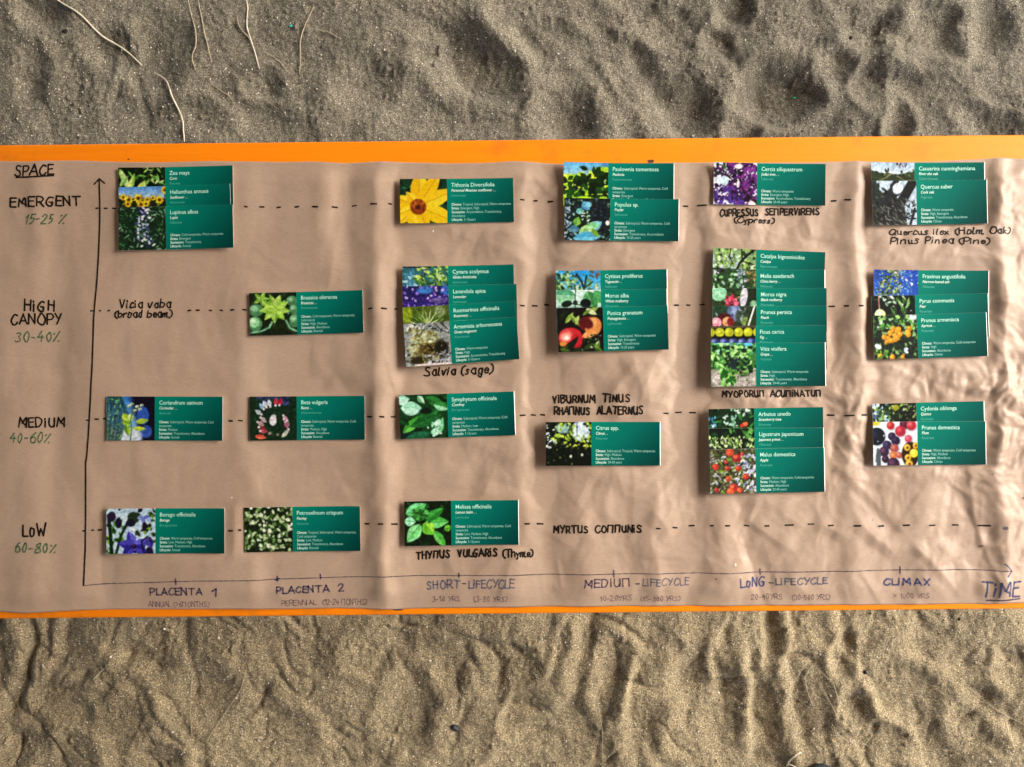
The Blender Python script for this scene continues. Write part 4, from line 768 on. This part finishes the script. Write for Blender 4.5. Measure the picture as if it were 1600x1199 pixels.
def p_vitis():
    p = Pic('3c7838').leaves(50, 9, ['a8e8c8', '7cd898', '60c8e0'], (0, 73, 0, 12), .5, 68); p.rect(0, 73, 42, 70, 'b0a8a4', 4); p.leaves(70, 4, ['8c8480', 'd0ccc8', 'e4e0dc', '6c6460'], (0, 73, 42, 69), .6, 69)
    p.leaves(220, 8, ['184c18', '2c7c28', '50a840', '80cc68', 'a8e488', '103010'], (0, 71, 4, 44), .6, 70); p.disc(38, 34, 13, 11, '1c2c34', soft=6); p.leaves(60, 6, ['18301c', '1c2438', '4c8c38', '305c24', '142018'], (24, 58, 22, 50), .6, 71)
    p.leaves(40, 8, ['50b838', '88dc60', '185c18'], (18, 38, 42, 62), .5, 72, .5, 2.4); p.leaves(24, 6, ['5c8c3c', '284018', 'a8b868'], (34, 62, 44, 58), .4, 73); p.disc(60, 2, 8, 3, '50b8e8', soft=2); return p
def p_arbu():
    p = Pic('102c14').leaves(90, 16, ['0a1c0c', '184820', '2c7034', '388c3c', '142c18'], asp=.28, seed=74); p.leaves(24, 6, ['b8e0d0', 'd8f0f0', '78b098'], (28, 46, 6, 30), .5, 75); p.leaves(14, 6, ['60b0d8', '3880a8', 'c0e4f8'], (0, 12, 12, 34), .5, 76); p.leaves(12, 6, ['d8ece8', '486c50'], (48, 70, 0, 8), .5, 77); p.disc(58, 25, 5, 3.6, 'f06838', 'fc9870', ang=-.3); p.disc(53, 27, 3, 3, 'c82820'); p.leaf(62, 30, 14, 6, 1.1, '98c858', 'd0e8a0'); p.leaf(36, 40, 14, 7, -.8, '58a040', '88c868'); return p
def p_ligu():
    p = Pic('0c1c10').leaves(50, 14, ['0a160c', '143018', '1c4420'], asp=.45, seed=78); p.leaves(12, 10, ['3c8030', '60a848'], (34, 70, 0, 12), .4, 79); p.leaves(90, 6, ['c8e890', 'e8f8c8', '90b860', '507830', 'd8f0a8'], (0, 73, 18, 32), .4, 80, 3.6, 5.8); p.leaves(40, 5, ['283c1c', 'a8c870'], (0, 73, 26, 69), .5, 81); return p
def p_apple():
    p = Pic('4c4c34').leaves(230, 6, ['24301c', '506c28', '8c8c68', 'a8b4c8', 'e0e8f8', '342014'], asp=.35, seed=82); p.leaves(60, 7, ['c8d4f4', 'eef2ff', '98a8d8'], (44, 73, 12, 60), .5, 83); p.leaves(90, 7, ['344820', '6c9030', '1c2410', '8ca848'], asp=.3, seed=84)
    for (x, y, q) in ((32,5,6.5),(43,14,7),(25,20,3),(9,27,5),(45,30,4.6),(28,30,4),(29,46,4.6),(57,43,5),(37,60,7),(32,66,6),(10,63,4),(47,64,4.5),(52,8,3)): p.disc(x, y, q, q*.95, ['c83020', 'b02430', 'd04c28'][int(x) % 3], ['f88850', 'e86848'][int(y) % 2])
    return p
def p_casu():
    p = Pic('a8c8e8').grad('a4c8ec', 'c8dcf0', 0, 16); p.put(sstep(14, 17, p.y+4*np.sin(p.x*.06+2.5)+2*gnoise(p.x, p.y, 6, 4)), '2c3c20'); p.leaves(70, 6, ['283420', '445430', '1c2418', '5c6c38'], (0, 73, 15, 40), .4, 85); p.leaves(30, 8, ['5c6080', 'a8b0c8', '40404c'], (44, 60, 0, 12), .18, 86, 4, 5.6); p.line([(6,34),(26,24),(34,18)], 1.6, '90885c'); p.line([(44,22),(58,30),(73,30)], 1.5, '8c8454'); return p
def p_suber():
    p = Pic('b8d0e8').rect(0, 34, 20, 70, '1c2022', 5).leaves(170, 12, ['14181c', '24282c', '343c34', '101410'], (0, 40, 14, 69), .4, 87); p.line([(30,69),(46,36),(66,4)], 15, '181c1c'); p.line([(28,56),(8,20),(0,0)], 12, '24302c'); p.line([(20,40),(40,0)], 9, '20242c'); p.line([(50,69),(46,40)], 14, '282c2c'); p.line([(62,69),(70,44)], 4, '20282c')
    p.rect(0, 50, 46, 70, '1c2020', 6); p.leaves(110, 9, ['5c6060', '34383c', '8c8c84', '141818', '484c40'], (0, 56, 24, 69), .16, 88, .3, 1.6); p.disc(42, 12, 8, 9, 'd8ecfc', soft=2, ang=.6); p.disc(20, 6, 6, 5, 'c4dcf8', soft=2); p.leaves(24, 6, ['14181c', '202c20'], (52, 73, 36, 69), .3, 89); return p
def p_frax():
    p = Pic('1c50c0').grad('1848b8', '2860cc'); p.leaves(130, 4, ['4c88d8', '88b8f0', '3c6cb8', 'a8c8f0'], asp=.35, seed=90); p.leaves(150, 4.5, ['506c30', '88a050', '34481c', 'a8b878', '283c20'], (8, 44, 0, 40), .5, 91); p.leaves(30, 4, ['5888a0', '90c0e0'], (40, 64, 4, 38), .4, 92); p.leaves(10, 4, ['f0d8d8', 'fcf4f4'], (20, 72, 0, 34), .5, 93); return p
def p_pyr():
    p = Pic('0c1410').leaves(60, 12, ['101c14', '1c341c', '34582c', '080c0c'], asp=.3, seed=94); p.leaves(12, 7, ['a8c8b0', 'd8e8e4', '50805c'], (18, 36, 0, 16), .35, 95); p.leaves(14, 13, ['50883c', '88c070', '2c5020'], (40, 60, 8, 32), .25, 96, 4, 5.4); p.line([(12,0),(13,22)], 1.8, 'd89080'); p.disc(14, 30, 9, 9, 'ecf0a8', 'f8fce0'); p.rect(2, 26, 33, 44, 'eef0a0', 1); p.leaves(8, 5, ['e4f0e4'], (2, 70, 0, 30), .4, 97); return p
def p_apri():
    p = Pic('1c2c20').leaves(150, 7, ['101c14', '2c4824', '4c7834', '182c20', '80a868'], asp=.5, seed=98); p.leaves(60, 7, ['c8e8d8', '68b048', '98d070', '386830'], (0, 73, 0, 22), .5, 99); p.rect(60, 73, 0, 8, 'dcecf0', 2)
    for (x, y) in ((33,22),(40,26),(44,30),(36,32),(28,28),(42,22),(24,36),(30,40),(36,38),(40,36),(60,22),(57,27),(18,34),(22,42),(58,31),(10,64),(30,66),(48,66)): p.disc(x, y, 4.6, 4.4, 'dc9018', 'f8c850')
    p.disc(7, 49, 6, 4, 'd8e8f4', ang=.5); p.disc(54, 56, 4, 5, 'c8d8f0', ang=-.4); p.leaves(26, 5, ['0c1010', '243c1c'], (20, 73, 44, 69), .5, 100); p.leaves(12, 7, ['80b840', '507c28'], (0, 24, 58, 69), .5, 101); return p
def p_quin():
    p = Pic('1c2418').leaves(90, 6, ['101810', '2c4c20', '60883c', 'a8c888', '182018'], (0, 73, 0, 34), .5, 102); p.leaves(50, 7, ['a8d0f4', 'd8ecfc', '486c88'], (0, 26, 0, 32), .55, 103); p.leaves(30, 8, ['2c5020', '80a848', '182c10'], (10, 46, 2, 32), .45, 104); p.disc(39, 7, 6, 4.6, '909818', 'd0d040'); p.put(sstep(42, 52, p.x)*sstep(10, 16, p.y)*.9, '0c140c'); p.leaves(20, 4, ['8c9458', 'c8c890'], (46, 73, 2, 26), .35, 105); return p
def p_plum():
    p = Pic('dce8f4').disc(3, 2, 9, 4, 'd8c830', soft=2)
    def f(x, y, q, c, h): p.disc(x+1.5, y+1.5, q, q, 'a0acbc', soft=3); p.disc(x, y, q, q, c, h)
    f(6, 23, 14, '0c1424', '1c2c44'); p.disc(18, 22, 1.2, 1.8, 'd0dcec'); p.disc(8, 31, 1, 1, 'c8d4e8')
    for a in ((29,6,6.4,'b82028','e87068'),(52,4,8,'4c1428','803050'),(63,6,8,'b82838','f08088'),(45,15,8.6,'b01c34','e05868'),(58,27,6,'c83c5c','e88898'),(31,23,6.4,'28183c','54406c'),(37,30,7.2,'201438','483868'),(23,37,7.4,'2c2044','58487c'),(18,47,8,'381c3c','7c5070'),(35,42,7,'a04848','d88878'),(33,53,6.6,'c87040','e8a070'),(43,53,5,'b05040','e09880'),(20,59,6,'301830','60385c'),(33,67,10,'381838','704868')): f(*a)
    p.disc(61, 52, 14, 20, '30180c', soft=2)
    for (x, y, q) in ((56,41,5.4),(57,57,5.4),(59,67,6),(70,38,5)): p.disc(x, y, q, q, 'd8b428', 'f4d860'); p.disc(x+.4, y+.4, q*.42, q*.42, '8c4c10')
    p.disc(67, 50, 7, 7, 'e8dc30', 'f8f070'); p.line([(6,62),(8,44)], 5, '58646c'); p.line([(9,69),(9,50)], 7, '4c5860'); p.tex = .3; return p

# ------------------------------------------------------------------ cards
_tc = {}
def text_mesh(s, off):
    k = (s, off)
    if k not in _tc:
        cu = bpy.data.curves.new('t', 'FONT'); cu.body = s; cu.size = 1; cu.offset = off; cu.resolution_u = 2
        _tc[k] = bpy.data.objects.new('t', cu); COL.objects.link(_tc[k])
    return _tc[k]
WT, CT, AP = 'Warm temperate', 'Cold temperate', 'Climate:'
def D(cl, st, su, li):
    out = [('Climate:', cl[0])] + [('', c) for c in cl[1:]] + [('Strata:', st)]; su = su if isinstance(su, list) else [su]
    return out + [('Succession:', su[0])] + [('', c) for c in su[1:]] + [('Lifecycle:', li)]
SW = ['Subtropical, Warm temperate, Cold', 'temperate']; TA = 'Transitionary, Abundance'
# stack: list of (TL, TR, height, photo width, title, common, family, details, picture, label)
stacks = [
 [((188,264),(367,261),68,72,'Zea mays','Corn','Poaceae',D(['Subtropical, '+WT],'Emergent','Transitionary','Annual'),p_zea,'green plant card titled Zea mays, rearmost of the upper left stack of three'),
  ((189,294.8),(363,289.8),68,72,'Helianthus annuus','Sunflower . .','Asteraceae',D([WT],'Emergent','Transitionary','Annual'),p_sunf,'green plant card titled Helianthus annuus with sunflowers, middle of the upper left stack'),
  ((189,326),(367.5,322),67.3,72.5,'Lupinus albus','Lupin','Fabaceae',D([CT+', '+WT],'Emergent','Transitionary','Annual'),p_lupin,'green plant card titled Lupinus albus with white flower spike, front of its stack')],
 [((170,619.5),(351,620),68.5,74,'Coriandrum sativum','Coriander . .','Apiaceae',D(SW,'Medium',TA,'Annual'),p_cori,'single green plant card titled Coriandrum sativum left in the medium row')],
 [((170,794.2),(354.3,793),70,75,'Borago officinalis','Borage','Boraginaceae',D([WT+', '+CT],'Low, Medium, High',TA,'Annual'),p_borage,'single green plant card titled Borago officinalis with violet-blue star flowers, low row')],
 [((391.5,459),(568,454.3),66.5,72.5,'Brassica oleracea','Brassicas . .','Brassicaceae',D([CT+', '+WT+',','Subtropical'],'High, Medium','Abundance','Biennial'),p_cabb,'single green plant card titled Brassica oleracea with cabbage picture, high canopy row')],
 [((392,620),(571.3,618.5),68.3,72.5,'Beta vulgaris','Beets . .','Amaranthaceae',D(SW,'Medium, High','Abundance','Biennial'),p_beet,'single green plant card titled Beta vulgaris with a ring of beets, medium row')],
 [((384,792.3),(564.3,789.5),69.7,74,'Petroselinum crispum','Parsley','Apiaceae',D(['Tropical, Subtropical, '+WT+',',CT],'Low, Medium',TA,'Biennial'),p_pars,'single green plant card titled Petroselinum crispum with parsley picture, low row')],
 [((626,282.5),(802,280),68.8,72.5,'Tithonia Diversifolia','Perennial Mexican sunflower . .','Asteraceae',D(['Tropical, Subtropical, '+WT],'Emergent, High',['Accumulation, Transitionary,','Abundance'],'3-15years'),p_tith,'single green plant card titled Tithonia Diversifolia with a large yellow daisy')],
 [((629.8,418.3),(802.5,414.3),68,70.5,'Cynara scolymus','Globe Artichoke','Asteraceae',D([WT],'High','Accumulation','3-15years'),p_arti,'green plant card titled Cynara scolymus, topmost of the stack of four'),
  ((630,449),(807,444.8),68,71,'Lavandula spica','Lavender','Lamiaceae',D([WT],'High','Accumulation','3-15years'),p_lav,'green plant card titled Lavandula spica with purple picture, second in the stack of four'),
  ((630.5,481.5),(805,471.3),68,71,'Rosmarinus officinalis','Rosemary . .','Lamiaceae',D([WT],'High','Accumulation','3-15years'),p_rose,'green plant card titled Rosmarinus officinalis with olive-green picture, third in the stack of four'),
  ((632,508),(807,496),66,70.3,'Artemisia arborescens','Great mugwort','Asteraceae',D([WT],'High','Accumulation, Transitionary','3-15years'),p_mug,'tilted green plant card titled Artemisia arborescens, front of the stack of four')],
 [((624.8,617.7),(803.7,611.7),68.2,74,'Symphytum officinale','Comfrey','Boraginaceae',D(SW,'Medium, Low',TA,'3-15years'),p_comf,'single green plant card titled Symphytum officinale with large smooth leaves, medium row')],
 [((633,782.2),(810.3,780.4),69.3,72,'Melissa officinalis','Lemon balm . .','Lamiaceae',D(SW,'Low, Medium, High',TA,'3-15years'),p_meli,'single green plant card titled Melissa officinalis with bright green leaves, low row')],
 [((880,256.3),(1052,257.5),68,69.5,'Paulownia tomentosa','Paulonia','Paulowniaceae',D(SW,'Emergent',TA,'10-20 years'),p_paul,'green plant card titled Paulownia tomentosa with yellow-green leaves against sky, rear of its pair'),
  ((881.5,311.8),(1059.5,313.6),65.5,71,'Populus sp.','Poplar','Salicaceae',D(SW,'Emergent','Transitionary, Accumulation','10-20 years'),p_popl,'green plant card titled Populus sp. with bluish leaves, front of its pair')],
 [((868,424.7),(1041,422),68,69,'Cytisus proliferus','Tagasaste . .','Fabaceae',D([WT],'High','Transitionary','10-20 years'),p_cyti,'green plant card titled Cytisus proliferus, rear of the pomegranate stack'),
  ((868,455),(1040.5,452.5),68,69.5,'Morus alba','White mulberry','Moraceae',D([WT],'High','Transitionary','10-20 years'),p_malb,'green plant card titled Morus alba, middle of the pomegranate stack'),
  ((870,483),(1041,478.7),68.3,70.5,'Punica granatum','Pomegranate . .','Lythraceae',D(['Subtropical, '+WT],'High, Emergent','Transitionary','10-20 years'),p_pome,'green plant card titled Punica granatum with two red pomegranates, front of its stack of three')],
 [((852,659),(1030.5,659),68,71,'Citrus spp.','Citrus . .','Rutaceae',D(['Subtropical, Tropical, '+WT],'High, Medium','Abundance','10-20 years'),p_citr,'single green plant card titled Citrus spp. with dark foliage, under the handwritten RHAMNUS')],
 [((1113,256.2),(1287.5,258.2),65,68,'Cercis siliquastrum','Judas tree . .','Fabaceae',D([WT],'Emergent, High','Accumulation, Transitionary','20-40 years'),p_cerc,'single green plant card titled Cercis siliquastrum with dark purple blossom')],
 [((1112,388.8),(1286.7,395.6),68,67.5,'Catalpa bignonioides','Catalpa','Bignoniaceae',D([WT],'High','Transitionary','20-40 years'),p_cata,'green plant card titled Catalpa bignonioides, topmost of the tall stack of six'),
  ((1111,423),(1286,423),68,67.5,'Melia azedarach','China berry . .','Meliaceae',D([WT],'High','Transitionary','20-40 years'),p_meia,'green plant card titled Melia azedarach, second from the top in the stack of six'),
  ((1110,452),(1287.8,451.5),68,69,'Morus nigra','Black mulberry','Moraceae',D([WT],'High','Transitionary','20-40 years'),p_mnig,'green plant card titled Morus nigra with pink-red berry, third of the six'),
  ((1110,479.7),(1287,479),68,68.5,'Prunus persica','Peach','Rosaceae',D([WT],'High','Transitionary','20-40 years'),p_peach,'green plant card titled Prunus persica with cut peaches, fourth in the stack of six'),
  ((1107,510.8),(1286,509),68,69.7,'Ficus carica','Fig . .','Moraceae',D([WT],'High','Transitionary','20-40 years'),p_fig,'green plant card titled Ficus carica with yellow and blue figs, fifth of the six'),
  ((1106.7,537),(1285,536),67.5,70.5,'Vitis vinifera','Grape . .','Vitaceae',D(['Subtropical, '+WT],'High',TA,'20-40 years'),p_vitis,'green plant card titled Vitis vinifera with a leafy vine, front of the stack of six')],
 [((1104,639),(1282.5,636),68,71.5,'Arbutus unedo','Strawberry tree','Ericaceae',D([WT],'Medium','Transitionary','20-40 years'),p_arbu,'green plant card titled Arbutus unedo with one orange fruit, rear of the apple stack'),
  ((1104.5,669),(1283.2,668),68,71.5,'Ligustrum japonicum','Japanese privet . .','Oleaceae',D([WT],'Medium','Transitionary','20-40 years'),p_ligu,'green plant card titled Ligustrum japonicum with pale blossom, middle of the apple stack'),
  ((1105.3,701.5),(1284,698.5),69,71.8,'Malus domestica','Apple','Rosaceae',D([WT+', '+CT],'Medium, High','Abundance','20-40 years'),p_apple,'green plant card titled Malus domestica with red apples, front of its stack of three')],
 [((1356,256.8),(1534,256),66,68.8,'Casuarina cunninghamiana','River she oak','Casuarinaceae',D([WT],'Emergent','Transitionary','Climax'),p_casu,'green plant card titled Casuarina cunninghamiana, rear of the upper right pair'),
  ((1357,286),(1536.8,283),68.5,70,'Quercus suber','Cork oak','Fagaceae',D([WT],'High, Emergent',TA,'Climax'),p_suber,'green plant card titled Quercus suber with rough dark trunks, front of the upper right pair')],
 [((1360,423),(1540.5,424.2),68,70.5,'Fraxinus angustifolia','Narrow-leaved ash','Oleaceae',D([WT],'High','Transitionary','Climax'),p_frax,'green plant card titled Fraxinus angustifolia with deep blue sky picture, rear of its stack'),
  ((1355.5,464),(1538.5,459.5),68,69.3,'Pyrus communis','Pear','Rosaceae',D([WT],'High','Abundance','Climax'),p_pyr,'green plant card titled Pyrus communis with a pale pear, middle of its stack'),
  ((1357.5,494.7),(1535.3,489),68,69.5,'Prunus armeniaca','Apricot . .','Rosaceae',D([WT+', '+CT],'High','Abundance','Climax'),p_apri,'green plant card titled Prunus armeniaca with orange apricots, front of its stack of three')],
 [((1358,631),(1533,626.8),68,69.5,'Cydonia oblonga','Quince','Rosaceae',D([WT],'Medium','Abundance','Climax'),p_quin,'green plant card titled Cydonia oblonga with one yellow fruit, rear of the plum pair'),
  ((1358.5,659),(1535,657.8),67.5,70.3,'Prunus domestica','Plum','Rosaceae',D([WT+', '+CT],'High, Medium','Abundance','Climax'),p_plum,'green plant card titled Prunus domestica with plums on white, front of the lower right pair')],
]
# create every text first, one depsgraph pass
REF = text_mesh('Climate: Subtropical, Warm temperate, Cold', 0.0); REFT = text_mesh('Coriandrum sativum', .005); REFC = text_mesh('H', 0.0)
for st in stacks:
    for c in st:
        text_mesh(c[4], .005); text_mesh(c[5], .008); text_mesh(c[6], 0.)
        for a, b_ in c[7]:
            if a: text_mesh(a, .008)
            text_mesh(b_, 0.)
dg = bpy.context.evaluated_depsgraph_get(); tm = {}
for k, o in _tc.items():
    me = bpy.data.meshes.new_from_object(o.evaluated_get(dg)); n = len(me.vertices); co = np.zeros(n*3, np.float32); me.vertices.foreach_get('co', co)
    tm[k] = (co.reshape(-1, 3)[:, :2].astype(float), [tuple(p.vertices) for p in me.polygons]); bpy.data.meshes.remove(me)
for o in _tc.values():
    cu = o.data; bpy.data.objects.remove(o); bpy.data.curves.remove(cu)
capH = np.ptp(tm[('H', 0.0)][0][:, 1]); fx = 85./np.ptp(tm[('Climate: Subtropical, Warm temperate, Cold', 0.0)][0][:, 0]); ft = 68./np.ptp(tm[('Coriandrum sativum', .005)][0][:, 0])
fy, fty = 3.9/capH, 6.1/capH
def curl(u, v, W, H, cl, cr, sag, lb):
    a = u/W; return cl*(1-a)**2.2 + cr*a**2.2 + sag*np.sin(math.pi*a) + lb*(v/H)**2
def build_card(spec, z0, bend, si):
    (TL, TR, H, pw, title, sub, fam, det, pic, label) = spec
    W = math.hypot(TR[0]-TL[0], TR[1]-TL[1]); ang = math.atan2(-(TR[1]-TL[1]), TR[0]-TL[0])
    X, Y = px(*TL); root = empty('plant_card', (X, Y, z0), ang); tag(root, label, 'card', 'green plant cards laid out on the brown paper')
    def xyz(u, v, dz): u = np.asarray(u, float); v = np.asarray(v, float); return np.stack([u*S, -v*S, curl(u, v, W, H, *bend)+dz+0*u], -1)
    T = .00035
    # cardstock: closed slab
    nx, ny = 20, 6; U, Vv = np.meshgrid(np.linspace(0, W, nx), np.linspace(H, 0, ny))
    top = xyz(U, Vv, 0).reshape(-1, 3); bot = xyz(U, Vv, -T).reshape(-1, 3); F = [tuple(f) for f in grid_faces(nx, ny)]; n = nx*ny
    Fb = [tuple(i+n for i in f[::-1]) for f in F]; ring = [i for i in range(nx)]+[j*nx+nx-1 for j in range(1, ny)]+[(ny-1)*nx+i for i in range(nx-2, -1, -1)]+[j*nx for j in range(ny-2, 0, -1)]
    Fs = [(ring[k]+n, ring[(k+1) % len(ring)]+n, ring[(k+1) % len(ring)], ring[k]) for k in range(len(ring))]
    o = mesh_obj('cardstock', np.vstack([top, bot]), F+Fb+Fs, M_card, root); o.data.shade_smooth() if False else None
    o.data.polygons.foreach_set('use_smooth', np.array([1]*(2*len(F))+[0]*len(Fs), bool))
    # printed picture
    p = pic().fuzz(si); ny_, nx_ = p.x.shape; U = p.x/PW*(pw+.12)+.05; Vv = p.y/PHt*(H-.08)+.04
    V = xyz(U[::-1], Vv[::-1], .00006).reshape(-1, 3); o = mesh_obj('printed_picture', V, grid_faces(nx_, ny_), M_print, root)
    cc = np.ones((ny_*nx_, 4), np.float32); q3 = np.clip(p.c[::-1].reshape(-1, 3), 0, 1); q3 = q3*.8+q3*q3*(3-2*q3)*.2; q3 = q3*.9+q3.mean(1, keepdims=True)*.1; q3 = q3*.95; cc[:, :3] = lin(q3)*.86
    at = o.data.color_attributes.new('Col', 'FLOAT_COLOR', 'POINT'); at.data.foreach_set('color', cc.ravel())
    # green panel
    rr = random.Random(si*7+len(title)); mg = rr.choice([.04, .04, .7, .04, .9]); nx, ny = 28, 12; U, Vv = np.meshgrid(np.linspace(pw+.2, W-mg, nx), np.linspace(H-.04, .04, ny))
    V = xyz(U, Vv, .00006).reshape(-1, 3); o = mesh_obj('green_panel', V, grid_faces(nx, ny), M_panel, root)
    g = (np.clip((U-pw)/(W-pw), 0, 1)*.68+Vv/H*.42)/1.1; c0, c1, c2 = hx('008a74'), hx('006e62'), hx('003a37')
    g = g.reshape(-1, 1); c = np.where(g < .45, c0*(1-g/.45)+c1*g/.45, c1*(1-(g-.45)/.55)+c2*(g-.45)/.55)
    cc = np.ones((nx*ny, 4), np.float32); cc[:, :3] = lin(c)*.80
    at = o.data.color_attributes.new('Col', 'FLOAT_COLOR', 'POINT'); at.data.foreach_set('color', cc.ravel())
    def lettering(name, items, m):
        V = []; F = []
        for (key, u0, v0, sx, sy, sh) in items:
            co, fs = tm[key]
            if not len(co): continue
            V.append(xyz(u0+co[:, 0]*sx+co[:, 1]*sy*sh, v0-co[:, 1]*sy, .00014)); n0 = sum(len(q) for q in V[:-1]); F += [tuple(i+n0 for i in f) for f in fs]
        if V: mesh_obj(name, np.vstack(V), F, m, root, False)
    x0 = pw+6.8; k = H/69
    lettering('title', [((title, .005), x0, 12.6*k, ft, fty, 0)], M_title)
    lettering('common_name', [((sub, .008), x0, 20.2*k, ft*.66, 4.3/capH, .15)], M_sub); lettering('family_name', [((fam, 0.), x0, 27.8*k, ft*.62, 4.0/capH, 0)], M_family)
    bold, thin = [], []; n = len(det)
    for q, (a, b_) in enumerate(det):
        y = (65.6-(n-1-q)*5.95)*k; dx = 0
        if a: bold.append(((a, .008), x0, y, fx, fy, 0)); dx = np.ptp(tm[(a, .008)][0][:, 0])*fx+2.2
        thin.append(((b_, 0.), x0+dx, y, fx, fy, 0))
    lettering('field_names', bold, M_sub); lettering('field_values', thin, M_small)
for si, st in enumerate(stacks):
    xs = [c[0][0] for c in st]; x0 = min(xs); y0 = st[0][0][1]-4; y1 = st[-1][0][1]+70
    gx_, gy_ = np.meshgrid(np.linspace(x0-2, x0+180, 60), np.linspace(y0, y1, 30)); ph = pz(gx_, gy_)
    r = random.Random(si+3); n = len(st); right = x0 > 600
    bend = ((.0028 if right else .0012)+r.uniform(0, .0012), (.0006 if right else .0026)+r.uniform(0, .0008), -.0006, r.uniform(0, .0006))
    # rest the lowest card on the highest paper under it
    U = (gx_-x0); under = curl(np.clip(U, 0, 178), 30, 178, 68, *bend); z = float(np.percentile(ph-under, 99.7))+.0006
    for ci, c in enumerate(st):
        build_card(c, z+ci*.0007, bend, si*10+ci)

# ------------------------------------------------------------------ unseen roof added to shade the left, open to light on the right
M_can, t, b = mat('added_canvas', .9, .1, (.45, .37, .28))
can = empty('added_shade_roof', (0, 0, 0)); can['kind'] = 'structure'
RX1 = 1.9
box('added_roof_panel', -6, RX1, -5, 5, 2.32, 2.36, M_can, can)
for x in (-5.8, RX1-.12):
    for y in (-4.8, 4.8): box('added_roof_post', x-.04, x+.04, y-.04, y+.04, -.05, 2.318, M_can, can)
